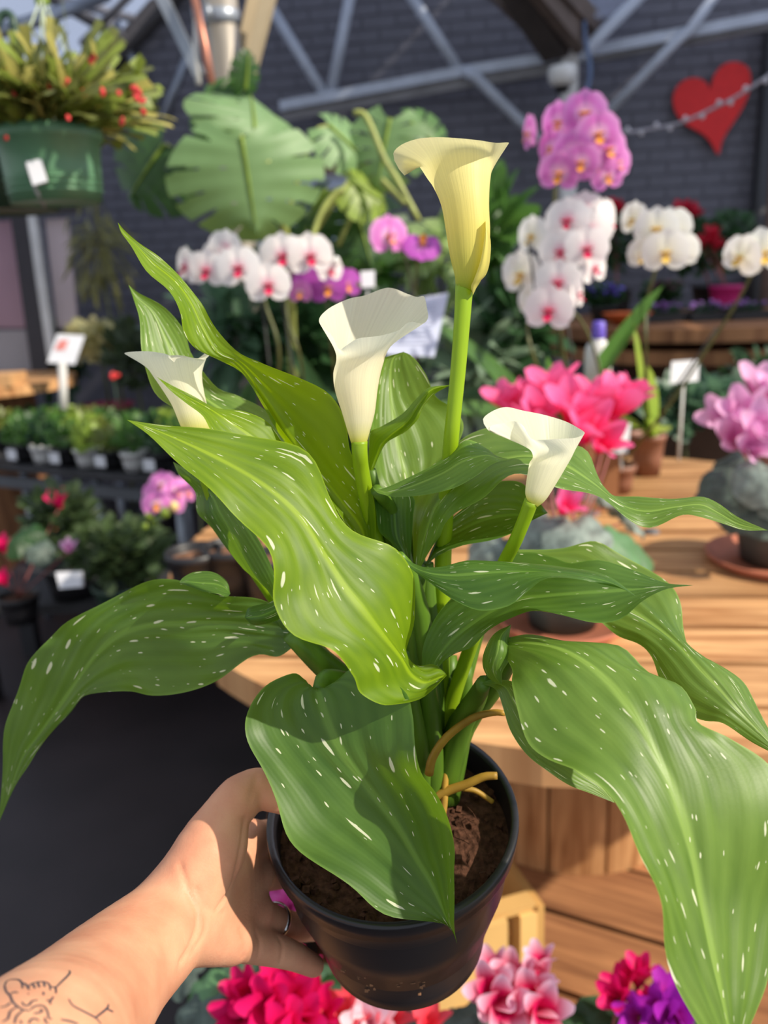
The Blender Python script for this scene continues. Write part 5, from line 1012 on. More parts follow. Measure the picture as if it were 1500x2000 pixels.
orchid('white orchid with crimson lips crowded beside the tall yellow calla', [(O_WR, 1108, 432, 1.7, -15, 0, 0, 1.15), (O_WR, 1152, 452, 1.7, 10, 0, 0, 1.15), (O_WR, 1184, 430, 1.72, 62, 0, 8, 1.05), (O_WR, 1096, 492, 1.68, -14, 4, 0, 1.15), (O_WR, 1146, 486, 1.66, 8, 4, 4, 1.1), (O_WR, 1160, 524, 1.7, 50, 0, 8, .95), (O_WR, 1090, 552, 1.66, -6, 6, -4, 1.15), (O_WR, 1072, 606, 1.64, -8, 8, -6, 1.2), (O_WR, 1128, 575, 1.68, 70, 0, 0, .85), (O_WH, 1040, 462, 1.8, -45, 0, 0, 1.1), (O_WH, 1018, 536, 1.8, -35, 8, 0, 1.25), (O_WH, 1040, 588, 1.82, -30, 10, 0, .9), (O_WR, 1142, 412, 1.74, 0, -10, 0, 1.0)],
       [[(1052, 730, 1.85), (1030, 640, 1.8), (1060, 560, 1.76), (1100, 470, 1.74), (1140, 430, 1.74)], [(1170, 800, 1.9), (1165, 700, 1.8), (1130, 620, 1.75), (1085, 600, 1.7)]], (1085, 950), 0, .065, .12, BROWNP, [(940, 590, 1.9, .035, .2), (1240, 550, 1.8, .035, .1), (1060, 660, 1.85, .03, .2), (1110, 650, 1.82, .032, .1), (960, 700, 1.9, .035, .3)], zt=Z1, stakes=[[(1125, 760, 1.85), (1105, 600, 1.8)], [(1045, 570, 1.74), (1032, 470, 1.72)]], lm=LG)
orchid('pure white orchid standing between the crimson-lipped orchid and the right edge', [(O_WH, 1238, 430, 1.85, -45, 0, -6, 1.0), (O_WH, 1282, 448, 1.78, 0, 0, 0, 1.15), (O_WH, 1312, 446, 1.82, 10, 0, 10, 1.1), (O_WH, 1300, 494, 1.74, 6, 6, 0, 1.2), (O_WH, 1258, 498, 1.8, -20, 8, -10, .95), (O_WH, 1330, 490, 1.78, 16, 0, 0, 1.0)],
       [[(1262, 700, 1.95), (1262, 600, 1.9), (1284, 510, 1.84), (1290, 450, 1.84)]], (1262, 926), 0, .055, .13, BROWNP, [(1236, 625, 1.9, .022, .0), (1300, 668, 1.95, .024, .1), (1200, 740, 1.9, .03, .2), (1330, 760, 2.0, .03, .2)], zt=Z1, stakes=[[(1255, 800, 1.98), (1268, 560, 1.9)]], lm=LY)
orchid('white orchid leaning in on a slanting stem at the right edge', [(O_WH, 1448, 502, 1.7, -35, 5, -20, 1.1), (O_WH, 1490, 496, 1.7, 10, 0, 10, 1.3), (O_WH, 1540, 480, 1.72, 20, 0, 0, 1.2)],
       [[(1300, 800, 2.0), (1375, 690, 1.9), (1440, 590, 1.8), (1480, 520, 1.74), (1540, 490, 1.74)]], (1206, 962), 0, .05, .085, BROWNP, [(1180, 880, 2.2, .012, .2)], zt=Z1, stakes=[[(1290, 800, 2.02), (1400, 640, 1.87)]])
# ---- cyclamens -------------------------------------------------------------------
def cyc_proto(m):
    mb = MB()
    for k in range(5):
        a = 2 * math.pi * k / 5 + .2; o = A3(math.cos(a), math.sin(a), 0)
        mb.patch(o * .10, o * .42 + A3(0, 0, .9), o, 1.0, .29, lambda t: .30 + .70 * math.sin(math.pi * min(1, .10 + t * .86)) ** .8 if t < .99 else .35, .16, -.25, 7, 5, twist=.55)
    mb.lathe([(.0, -.18), (.15, -.14), (.19, 0), (.12, .05)], (0, 0, 0), (0, 0, 1), 10)
    return proto(obj('flower', mb, m))
def two(name, a, b, lo=.05, hi=.6, trans=.35): return radial_mat(name, [(0, a), (lo, a), (hi, b), (1, b)], trans)
C_HOT = cyc_proto(two('cyclamen_hot_pink', (244, 36, 112), (255, 118, 178), .15, .8)); C_PALE = cyc_proto(two('cyclamen_pale_pink', (226, 130, 190), (240, 186, 226), .1, .7))
C_CRIM = cyc_proto(two('cyclamen_crimson', (196, 6, 72), (232, 24, 110))); C_CORAL = cyc_proto(two('cyclamen_coral', (230, 40, 66), (246, 90, 106))); C_EDGE = cyc_proto(two('cyclamen_white_edge', (222, 30, 104), (250, 206, 226), .45, .98)); C_BLUSH = cyc_proto(two('cyclamen_blush', (232, 120, 150), (248, 222, 232), .1, .6)); C_PURP = cyc_proto(two('cyclamen_purple', (200, 40, 140), (180, 44, 186))); C_PINK = cyc_proto(two('cyclamen_orchid_pink', (226, 70, 170), (244, 130, 212))); C_RED = cyc_proto(two('flower_red', (170, 22, 44), (206, 44, 66)))
CYL = leafm('cyclamen_leaf_silver', (122, 134, 126), .12, .6, .45, 60); CYL2 = leafm('cyclamen_leaf_dark', (78, 92, 84), .1, .6, .4, 60); CYL3 = leafm('cyclamen_leaf_green', (92, 132, 88), .2, .5, .3, 14)
RSTEM = mat('pink_stalk', (150, 84, 78), .5, .2, 30)
def cyc_leaf(parent, c, nn, r, m, d=None):
    mb = MB(); nn = nrm(nn); d = np.asarray(d if d is not None else A3(rnd.uniform(-1, 1), rnd.uniform(-1, .3), 0), float); d = nrm(d - nn * (d @ nn)); s_ = np.cross(nn, d); rows = []
    for i in range(6):
        q = i / 5; row = []
        for j in range(25):
            a = 2 * math.pi * j / 24; rr = r * q * (1 - .34 * max(0, math.cos(a - math.pi)) ** 6 + .03 * math.cos(9 * a) * q) * (1 + .1 * math.cos(a))
            row.append(c + d * rr * math.cos(a) + s_ * rr * math.sin(a) + nn * (-.35 * r * q * q + .12 * r * math.sin(6 * a + r * 900) * q * q))
        rows.append(row)
    mb.grid(rows); return obj('leaf', mb, m, parent)
def cyclamen(label, base, pr, ph, potm, flowers, leaves, stem_from=None, sauc=None, fs=.06, group=None, seed=1, name='potted_cyclamen', cat='cyclamen'):
    """flowers: (proto,x,y,d,scale,lean x,lean toward) ; leaves: (x,y,d,r,mat)"""
    R_ = random.Random(seed); t = thing(name, base, label, cat, group); top = base + A3(0, 0, ph)
    if sauc: obj('saucer', saucer(base, sauc[0]), sauc[1], t)
    b2 = base + A3(0, 0, .007 if sauc else 0); pt = obj('pot', potlathe(b2, pr, ph), potm, t); mb = MB(); mb.lathe([(0, .004), (pr * .9, 0)], b2 + A3(0, 0, ph - .019), (0, 0, 1), 16); obj('soil', mb, SOIL, pt)
    for (x, y, d, r, m) in leaves:
        c = P(x, y, d); o = c - top; lf = cyc_leaf(t, c, nrm(A3(o[0] * 3, o[1] * 3 - .35, .55)), r, m, A3(o[0], o[1], -.2))
        mb = MB(); mb.tube([top - A3(0, 0, .02), top * .5 + c * .5 + A3(0, 0, .01), c - A3(0, 0, .004)], .002, 6, 8); obj('leaf_stalk', mb, RSTEM, lf)
    for f in flowers:
        pr_, x, y, d, s_ = f[:5]; lx, ly = (f[5], f[6]) if len(f) > 5 else (R_.uniform(-.5, .5), R_.uniform(-.7, .1))
        c = P(x, y, d); z = nrm(A3(lx, ly, .9)); a = R_.uniform(0, 6.28); x_ = nrm(np.cross((math.cos(a), math.sin(a), .1), z)); fl_ = place(pr_, t, c - z * fs * s_ * .45, (x_, np.cross(z, x_), z), fs * s_)
        mb = MB(); e = c - z * fs * s_ * .55; mb.tube([top - A3(0, 0, .01), (top + e) / 2 + A3(lx * .02, 0, 0), e + A3(0, 0, .004)], .0022, 6, 10); obj('flower_stalk', mb, RSTEM, t)
    return t
b_ = G(1098, 1222, Z1)
cyclamen('hot pink cyclamen in a dark pot on a terracotta saucer on the spool table', b_, .082, .115, mat('dark_teal_pot', (58, 78, 76), .45), 
         [(C_HOT, 985, 772, 1.62, 1.0, -.3, -.1), (C_HOT, 1020, 790, 1.6, 1.0, -.2, -.3), (C_HOT, 1080, 745, 1.58, 1.25, -.1, 0), (C_HOT, 1060, 800, 1.52, 1.1, .1, -.5), (C_HOT, 1120, 785, 1.5, 1.25, 0, -.3), (C_HOT, 1165, 770, 1.55, 1.15, .1, -.1), (C_HOT, 1155, 825, 1.48, 1.2, .2, -.6), (C_HOT, 1215, 775, 1.55, 1.25, .45, -.1), (C_HOT, 1185, 860, 1.5, 1.0, .3, -1.2), (C_HOT, 1000, 830, 1.6, .9, -.3, -.6), (C_HOT, 1110, 985, 1.42, .7, .4, -.9), (C_HOT, 1095, 860, 1.55, 1.0, -.1, -.4), (C_HOT, 1235, 760, 1.6, .9, .5, .1), (C_HOT, 1040, 760, 1.64, 1.0, -.3, .1)],
         [(1130, 1040, 1.40, .062, CYL), (1060, 1020, 1.45, .055, CYL), (1200, 1060, 1.42, .055, CYL3), (1250, 1075, 1.5, .042, CYL3), (1010, 1080, 1.45, .055, CYL2), (950, 1060, 1.5, .05, CYL), (1000, 970, 1.55, .055, CYL2), (1190, 970, 1.6, .05, CYL), (1080, 1100, 1.38, .055, CYL2), (1150, 1110, 1.4, .05, CYL2), (1230, 1010, 1.6, .045, CYL), (1100, 950, 1.6, .06, CYL2)], sauc=(.118, TERRA), fs=.066, seed=4)
b_ = G(1520, 1098, Z1)
cyclamen('pale pink cyclamen in a grey pot on a terracotta saucer at the right edge', b_, .105, .14, GREYP,
         [(C_PALE, 1490, 745, 1.75, 1.2, .1, -.2), (C_PALE, 1455, 800, 1.68, 1.15, -.4, -.6), (C_PALE, 1410, 810, 1.7, 1.05, -.9, -.5), (C_PALE, 1490, 830, 1.62, 1.1, 0, -1.0), (C_PALE, 1440, 850, 1.66, 1.05, -.3, -1.3), (C_PALE, 1540, 790, 1.7, 1.2, .3, -.3), (C_PALE, 1475, 870, 1.62, .95, 0, -1.6), (C_PALE, 1520, 760, 1.72, 1.1, .2, 0)],
         [(1420, 945, 1.66, .062, CYL2), (1488, 930, 1.58, .055, CYL), (1400, 960, 1.75, .05, CYL2), (1450, 985, 1.65, .055, CYL2), (1540, 960, 1.6, .06, CYL), (1440, 900, 1.75, .05, CYL2), (1500, 1000, 1.62, .05, CYL2)], sauc=(.15, TERRA), fs=.07, seed=6)
# foreground row just below the held pot: pots stand on a low bench
st_c = A3(.02, .70, 0); st = thing('low_bench', st_c, 'low wooden bench carrying the nearest cyclamens', 'bench')
for k in range(3): mb = MB(); mb.box(st_c + A3(0, -.085 + k * .085, .43), A3(.52, 0, 0), A3(0, .039, 0), A3(0, 0, .011)); obj('plank', mb, PINE_D, st, smooth=False)
for sx in (-1, 1):
    for sy in (-1, 1): mb = MB(); mb.box(st_c + A3(.46 * sx, .09 * sy, .21), A3(.02, 0, 0), A3(0, .02, 0), A3(0, 0, .21)); obj('leg', mb, PINE_D, st, smooth=False)
def near_cyc(label, x, flowers, leaves, seed):
    d0 = P(x, 1985, .97); b_ = A3(d0[0], .765 if seed % 2 else .66, .441); return cyclamen(label, b_, .055, .095, BLACKP, flowers, leaves, fs=.041, seed=seed)
near_cyc('crimson cyclamen below the little finger', 520, [(C_CRIM, 490, 1940, .98, 1.1, -.3, -.6), (C_CRIM, 545, 1915, .98, 1.2, 0, -.3), (C_CRIM, 570, 1955, .95, 1.2, .2, -.7), (C_CRIM, 460, 1980, .97, 1.1, -.4, -.6), (C_CRIM, 520, 1965, .94, 1.2, -.1, -.9), (C_CRIM, 590, 1990, .93, 1.0, .3, -.6), (C_CRIM, 555, 2010, .92, 1.1, .3, -.6), (C_CRIM, 470, 1925, 1.0, .9, -.4, 0)], [(400, 1940, 1.02, .034, CYL3), (380, 1985, 1.0, .034, CYL2), (430, 1915, 1.04, .032, LB), (450, 1890, 1.06, .03, LB), (420, 1990, .98, .032, CYL2), (360, 1900, 1.06, .03, CYL2), (500, 1890, 1.06, .03, LB)], 11)
near_cyc('slim crimson cyclamen between the crimson and the coral ones', 625, [(C_CRIM, 585, 1895, 1.0, 1.0, .2, .1), (C_CRIM, 610, 1940, .98, .9, .2, -.1), (C_CRIM, 632, 1975, .96, .9, .1, -.3), (C_CRIM, 560, 1895, 1.01, .8, 0, .1)], [(655, 1930, 1.03, .03, LB), (640, 1910, 1.05, .03, LD), (560, 1885, 1.06, .03, LD), (600, 1890, 1.06, .03, LB), (680, 1960, 1.02, .03, LB), (530, 1875, 1.07, .03, LB)], 12)
near_cyc('coral and blush cyclamen directly under the held pot', 730, [(C_CORAL, 690, 1965, .99, 1.2, -.2, -.3), (C_CORAL, 665, 1990, .97, 1.1, -.3, -.5), (C_BLUSH, 735, 1985, .97, 1.1, 0, -.7), (C_BLUSH, 715, 2000, .96, 1.1, 0, -.6), (C_CORAL, 765, 1985, .98, 1.0, .4, -.3), (C_CORAL, 840, 1992, .96, .9, .2, -.2)], [(700, 1945, 1.05, .03, LD), (780, 1990, 1.02, .03, CYL2)], 13)
near_cyc('pink cyclamen with white-edged petals in front of the crate', 1010, [(C_EDGE, 962, 1885, 1.0, .85, -.1, 0), (C_EDGE, 1055, 1872, 1.0, .8, .1, .1), (C_EDGE, 1000, 1905, .99, 1.0, 0, -.3), (C_EDGE, 1048, 1912, .98, .9, .2, -.2), (C_EDGE, 960, 1935, .96, 1.2, -.2, -.8), (C_EDGE, 985, 1965, .94, 1.2, 0, -1.0), (C_EDGE, 1040, 1950, .95, 1.2, .1, -.8), (C_EDGE, 1065, 1975, .93, 1.1, .2, -.8), (C_EDGE, 1010, 1935, .97, 1.0, 0, -.5)], [(910, 1985, 1.02, .036, CYL2), (940, 1960, 1.05, .03, CYL2), (1100, 1990, 1.0, .035, CYL2), (1130, 2000, .98, .035, LD), (885, 2000, 1.0, .03, CYL2)], 14)
near_cyc('magenta cyclamen on thin stalks left of the purple one', 1215, [(C_CRIM, 1252, 1892, 1.0, .8, .1, .2), (C_CRIM, 1212, 1925, .99, .85, -.3, 0), (C_CRIM, 1200, 1945, .97, .8, -.5, -.4), (C_CRIM, 1240, 1900, 1.0, .7, -.2, .2)], [(1180, 1985, 1.0, .035, CYL3), (1160, 1995, .99, .03, LD)], 15)
near_cyc('purple cyclamen under the tip of the largest leaf', 1310, [(C_PURP, 1310, 1935, .98, 1.0, .2, 0), (C_PURP, 1330, 1960, .96, 1.1, .3, -.5), (C_PURP, 1285, 1975, .95, 1.0, -.4, -.6), (C_PURP, 1320, 1985, .94, 1.1, .1, -.7), (C_PURP, 1240, 1985, .95, .9, -.5, -.6), (C_CRIM, 1268, 1950, .97, .5, 0, 0)], [(1360, 1990, 1.0, .03, LD)], 16)
# pink cyclamen seen between the fingers, standing on the lower flange
b_ = A3(-.22, 1.42, SP_ZL)
cyclamen('orchid-pink cyclamen seen through the gap between the fingers', b_, .05, .09, BLACKP, [(C_PINK, 555, 1752, 1.5, 1.2, .1, -.6), (C_PINK, 578, 1768, 1.48, 1.0, .3, -.8), (C_PINK, 535, 1760, 1.5, 1.0, -.3, -.8), (C_PINK, 528, 1672, 1.56, .6, 0, 0), (C_PINK, 560, 1775, 1.47, .9, 0, -1)], [(560, 1810, 1.5, .04, LB), (600, 1790, 1.55, .04, LB), (530, 1800, 1.5, .04, LD)], fs=.06, seed=17)

# ---- small things on the table -----------------------------------------------------
b_ = P(1166, 772, 2.15); t = thing('plant_stand', A3(b_[0], b_[1], Z1), 'small brown block the white bottle stands on', 'stand'); mb = MB(); mb.box(A3(b_[0], b_[1], (Z1 + b_[2]) / 2), A3(.05, 0, 0), A3(0, .05, 0), A3(0, 0, (b_[2] - Z1) / 2)); obj('block', mb, PINE_D, t, smooth=False)
t = thing('bottle', b_, 'white plastic bottle with a purple cap behind the hot pink cyclamen', 'bottle'); mb = MB(); mb.lathe([(0, 0), (.030, 0), (.034, .004), (.034, .115), (.028, .132), (.016, .142), (.016, .15), (0, .15)], b_, (0, 0, 1), 24); obj('body', mb, WHITEP, t)
mb = MB(); mb.lathe([(.0165, .146), (.0175, .15), (.0165, .186), (.012, .19), (0, .19)], b_, (0, 0, 1), 20); obj('cap', mb, mat('purple_cap', (104, 84, 190), .4), t)
def card(label, quad, d, stake, th=.003, m=PAPER, stripes=0, extra=None, cat='sign'):
    c = P(*stake[1], d) if stake else P(*quad[0], d); t = thing('sign_card', c, label, cat); mb = MB(); mb.prism([P(x, y, d) for x, y in quad], FW * th); obj('card', mb, m, t, smooth=False)
    if stake: mb = MB(); mb.tube([P(*stake[0], d + .012), P(*stake[1], d + .012)], stake[2], 8); obj('stake', mb, WHITE_P, t)
    q = [P(x, y, d - .0015) for x, y in quad]
    for k in range(stripes):
        v = .16 + .7 * k / stripes; a = q[0] * (1 - v) + q[3] * v; b2 = q[1] * (1 - v) + q[2] * v; mb = MB(); mb.bar(a * .9 + b2 * .1, a * .18 + b2 * .82, .0008, .0035, UP); obj('print_line', mb, mat('pale_print', (186, 192, 214), .7), t, smooth=False)
    if extra:
        mb = MB(); mb.prism([P(x, y, d - .002) for x, y in extra[0]], FW * .0015); obj('printed_patch', mb, extra[1], t, smooth=False)
    return t
card('pale blue-white information card behind the middle white calla', [(770, 590), (876, 572), (848, 697), (752, 692)], 1.9, ((805, 690), (800, 930), .006), stripes=9, m=mat('bluish_card', (204, 210, 232), .6, .03, 10))
card('white card on a post over the left bench', [(112, 652), (166, 655), (146, 712), (92, 708)], 4.1, ((122, 708), (124, 800), .022), extra=([(116, 664), (134, 664), (126, 684), (106, 684)], mat('red_print', (214, 130, 124), .7)))
card('white label stuck among the plants right of the pink cyclamen', [(1312, 706), (1366, 702), (1364, 744), (1308, 750)], 2.3, ((1335, 745), (1325, 900), .004))
card('small white tag beside the purple orchid', [(704, 530), (732, 528), (732, 560), (706, 562)], 2.05, ((718, 560), (716, 700), .003), cat='tag')
b_ = G(1258, 0, Z1) if False else None
card('white label in the small brown pot under the pink cyclamen', [(1196, 830), (1232, 826), (1226, 886), (1192, 884)], 2.12, ((1212, 884), (1214, 920), .003), cat='tag')

# ---- far spool table: trays, dish and flowers ------------------------------------------
def at2(x, d): p = P(x, 620, d); return A3(p[0], p[1], S2Z)
t = thing('dish', at2(1225, 3.95), 'shallow orange dish on the far spool table', 'dish'); mb = MB(); o = at2(1225, 3.95); mb.lathe([(0, 0), (.06, 0), (.115, .05), (.12, .055), (.112, .053), (.06, .008), (0, .008)], o, (0, 0, 1), 24); obj('bowl', mb, mat('orange_clay', (214, 104, 48), .6), t)
for k, (x, d, lab) in enumerate(((1300, 4.0, 'black tray of purple bedding flowers nearest the orange dish'), (1385, 3.95, 'black tray of lilac bedding flowers in the middle of the far spool'), (1465, 3.9, 'black tray of mauve bedding flowers at the right of the far spool'))):
    o = at2(x, d); t = thing('plant_tray', o, lab, 'tray'); mb = MB(); mb.box(o + A3(0, .05, .02), A3(.10, 0, 0), A3(0, .10, 0), A3(0, 0, .02)); obj('tray', mb, BLACKP, t, smooth=False)
    obj('foliage', foliage(o + A3(0, .05, .055), A3(.095, .09, .02), 120, .03, .010, 3, seed=k + 20), LD, t, kind='stuff')
    obj('blossom', foliage(o + A3(0, .05, .07), A3(.09, .08, .02), 60, .022, .011, 3, seed=k + 30), mat('bedding_purple', (150, 100, 170) if k < 1 else (170, 150, 180), .6, .3, 30), t, kind='stuff')
for (x, y, d, lab, prx, pm_, fl, lv) in ((1388, 540, 4.5, 'red-flowered plant in a dark pot at the back of the far spool', .10, BLACKP, [(C_RED, 1338, 404, 4.4, 1.3, 0, -.2), (C_RED, 1356, 412, 4.4, 1.2, .4, -.4), (C_RED, 1326, 410, 4.42, 1.0, -.3, -.2)], (1350, 480)), (1418, 560, 4.3, 'red-flowered plant in a magenta pot below the heart', .085, mat('magenta_pot', (186, 30, 110), .45), [(C_RED, 1392, 452, 4.2, 1.0, 0, -.3), (C_RED, 1402, 474, 4.2, 1.0, .2, -.5), (C_RED, 1370, 470, 4.2, .9, -.3, -.3), (C_RED, 1388, 466, 4.2, .9, 0, -.3)], (1420, 470)), (1205, 560, 4.4, 'small red-flowered plant behind the white orchids', .08, BLACKP, [(C_RED, 1198, 398, 4.3, 1.1, 0, -.2), (C_RED, 1210, 404, 4.3, .9, .3, -.2)], (1210, 470))):
    p = P(x, y, d); o = A3(p[0], p[1], S2Z); t = cyclamen(lab, o, prx, .15, pm_, fl, [], fs=.07, seed=int(x), name='potted_plant', cat='potted plant'); c = P(*lv, d); obj('foliage', foliage(c, A3(.15, .12, .16), 260, .06, .022, 4, seed=int(x)), LD, t, kind='stuff')
for (x, y, d, lab, m) in ((1180, 560, 4.2, 'purple pansies at the left end of the far spool', (110, 84, 190)), (1290, 585, 4.35, 'dark mixed plant between the trays on the far spool', (96, 60, 70))):
    p = P(x, y, d); o = A3(p[0], p[1], S2Z); t = thing('potted_plant', o, lab, 'potted plant'); obj('pot', potlathe(o, .07, .08), BLACKP, t); c = P(x, y - 20, d); obj('foliage', foliage(A3(o[0], o[1], o[2] + .13), A3(.11, .09, .06), 150, .05, .02, 4, seed=int(x)), LD, t, kind='stuff'); obj('blossom', foliage(A3(o[0], o[1] - .03, o[2] + .16), A3(.10, .07, .04), 40, .03, .016, 3, seed=int(x) + 1), mat('blossom_%d' % x, m, .6, .2), t, kind='stuff')

# ---- greenery behind the tables ------------------------------------------------------------
def bush(label, x, y, d, rad, n, L, W, m, seed, z0=0.0, pr=.14, ph=.22, potm=BLACKP, cat='potted plant', name='leafy_plant', up=.5, bend=.25, trunk=True, group=None, prof=None, base=None):
    c = P(x, y, d); o = A3(c[0], c[1], z0) if base is None else A3(base[0], base[1], z0); t = thing(name, o, label, cat, group); obj('pot', potlathe(o, pr, ph), potm, t)
    if trunk: mb = MB(); mb.tube([o + A3(0, 0, ph * .8), (o + c) / 2 + A3(.02, 0, 0), c], [.012, .009, .006], 7, 8); obj('stem', mb, OST, t)
    obj('foliage', foliage(c, A3(*rad), n, L, W, 6, up, bend, .2, .35, seed, prof), m, t, kind='stuff'); return t
bush('dark green palm-like plant behind the left white orchids', 470, 640, 3.0, (.22, .2, .22), 90, .28, .028, LB, 41, up=.2, bend=.4, base=(-.50, 3.60))
bush('deep green leafy plant behind the middle white calla', 640, 680, 3.0, (.28, .2, .24), 200, .16, .04, LD, 42, base=(-.02, 3.35))
bush('yellow-green young plant between the callas', 700, 520, 3.4, (.17, .14, .19), 70, .23, .035, LG, 43, up=.2, bend=.4)
bush('pale variegated plant beside the yellow calla stem', 860, 500, 3.3, (.15, .14, .19), 70, .18, .035, leafm('variegated', (152, 172, 112), .3), 44, up=.1, bend=.5)
bush('bright leafy plant right of the yellow calla', 962, 440, 3.0, (.11, .11, .20), 60, .15, .038, LG, 45, base=(.55, 3.20))
bush('grey-green plant low behind the yellow calla stem', 930, 720, 3.05, (.21, .15, .21), 110, .23, .032, leafm('glaucous', (128, 150, 124), .25), 46, up=.2, bend=.4, base=(.20, 3.05))
bush('dark bush behind the right-hand orchids', 1010, 640, 3.05, (.16, .15, .2), 130, .16, .04, LD, 47, base=(.86, 3.15))
bush('mixed greenery below the far spool', 1340, 790, 3.2, (.42, .18, .12), 330, .10, .028, LB, 48, ph=.3, pr=.2)
bush('dark fern below the far spool at the right edge', 1500, 760, 3.3, (.2, .15, .15), 130, .10, .025, LD, 49, ph=.3)
bush('pale trailing plant hanging in the shade at far left', 195, 500, 4.7, (.20, .12, .32), 170, .14, .010, leafm('trailing_olive', (122, 120, 72), .2), 50, up=-1.2, bend=.2, z0=0, cat='potted plant', trunk=True)
# ---- left bench with rows of small pots -----------------------------------------------------
BZ = .75; a_, b_ = G(-120, 898, BZ), G(375, 941, BZ); bd = nrm(b_ - a_); bn = A3(-bd[1], bd[0], 0); bn = bn if bn[1] > 0 else -bn; BD = .62
t = thing('metal_bench', A3(*((a_ + b_) / 2)[:2], 0), 'dark metal nursery bench along the left with rows of potted plants', 'bench')
Lb = np.linalg.norm(b_ - a_); DKM = mat('dark_bench_metal', (58, 58, 62), .5, .2, 6, metal=.3)
mb = MB(); mb.box((a_ + b_) / 2 + bn * BD / 2 - A3(0, 0, .015), bd * Lb / 2, bn * BD / 2, A3(0, 0, .012)); obj('deck', mb, mat('dark_mesh', (44, 43, 45), .7), t, smooth=False)
for k, (zz, w) in enumerate(((-.005, .02), (-.075, .05))): mb = MB(); mb.bar(a_ + A3(0, 0, zz), b_ + A3(0, 0, zz), .03, w); obj('rail', mb, DKM if k == 0 else mat('grey_rail', (92, 96, 102), .45, .1, 8, metal=.4), t, smooth=False)
for k in range(4):
    for bb in (.03, BD - .03): q = a_ + bd * Lb * (.06 + .29 * k) + bn * bb; mb = MB(); mb.tube([A3(q[0], q[1], 0), A3(q[0], q[1], BZ - .03)], .018, 10); obj('leg', mb, GALV, t)
ORD = ['leftmost', 'second from left', 'third from left', 'fourth from left', 'fifth from left', 'sixth from left', 'seventh from left', 'eighth from left', 'ninth from left', 'tenth from left', 'last']
for r in range(3):
    n_ = 0
    for k in range(11):
        q = a_ + bd * (Lb * (k + .5 + .3 * (r % 2)) / 11.3) + bn * (.10 + .2 * r); o = A3(q[0], q[1], BZ)
        v_ = o + A3(0, 0, .08) - CAM; xs = 750 + FPX * (v_ @ RT) / (v_ @ FW)
        if xs < 4 or xs > 350: continue                    # out of the picture or wholly behind the calla
        wh = r == 0 and k % 2 == 0; ci = (k * 3 + r) % 5
        s_ = .07 + .02 * rnd.random(); t = thing('small_potted_plant', o, '%s plant in %s pot, %s in the bench\'s %s row' % (['green', 'olive', 'dark green', 'yellow-green', 'bright green'][ci], 'white' if wh else 'dark', ORD[n_], ['front', 'middle', 'back'][r]), 'potted plant', 'small pots in rows on the metal bench'); n_ += 1
        pt = obj('pot', potlathe(o, .062, .085, .01, 14), WHITEP if wh else BLACKP, t)
        if r == 0 and not wh: mb = MB(); mb.box(o - bn * .066 + A3(0, 0, .045), bd * .03, bn * .002, A3(0, 0, .024)); obj('label', mb, PAPER, t, smooth=False)
        obj('foliage', foliage(o + A3(0, 0, .13 + .02 * rnd.random()), A3(s_, s_, s_ * .75), 46, .055, .017, 3, seed=100 + r * 20 + k), [LG, LO, LD, LY, LG][ci], t, kind='stuff')
b_ = None
for (x, y, d, lab, m) in ((222, 737, 3.9, 'red bloom rising above the bench plants', REDB),):
    c = P(x, y, d); t = thing('small_potted_plant', A3(c[0], c[1], BZ), 'small plant with one red bloom at the back of the metal bench', 'potted plant'); obj('pot', potlathe(A3(c[0], c[1], BZ), .055, .08, .01, 14), BLACKP, t); mb = MB(); mb.tube([A3(c[0], c[1], BZ + .07), c], .003, 6); obj('stem', mb, LD, t)
    obj('blossom', foliage(c, A3(.02, .02, .015), 14, .03, .014, 3, seed=9), m, t)
# cream poinsettia and things on the wooden table beyond the bench
TZ = P(40, 745, 4.35)[2]; oc = P(60, 760, 4.5); oc = A3(oc[0] - .25, oc[1], 0)
t = thing('round_wooden_table', oc, 'round sunlit wooden table beyond the left bench', 'table'); disc_planks(t, oc, .48, TZ - .05, TZ, math.radians(10), .14, PINE); mb = MB(); mb.lathe([(.25, 0), (.25, TZ - .05)], oc, (0, 0, 1), 20); obj('core', mb, PINE_D, t)
q = P(14, 742, 4.2); t = thing('wooden_block', A3(q[0], q[1], TZ), 'small wooden riser on the round table at the left edge', 'riser'); mb = MB(); mb.box(A3(q[0] - .06, q[1], TZ + .03), A3(.12, 0, 0), A3(0, .1, 0), A3(0, 0, .03)); obj('block', mb, PINE, t, smooth=False)
p = P(190, 665, 4.75); t = bush('cream poinsettia in a raspberry-wrapped pot behind the sign', 190, 665, 4.75, (.18, .14, .10), 150, .12, .035, LC, 60, z0=.55, pr=.16, ph=.30, potm=mat('raspberry_wrap', (170, 46, 84), .5), up=.5)
bush('dark shrub behind the sign post at left', 110, 700, 5.2, (.18, .15, .28), 170, .10, .03, LD, 61)
bush('dark leafy shrub right of the cream poinsettia', 260, 700, 4.6, (.16, .14, .2), 150, .10, .03, leafm('leaf_shade', (58, 72, 44)), 62)
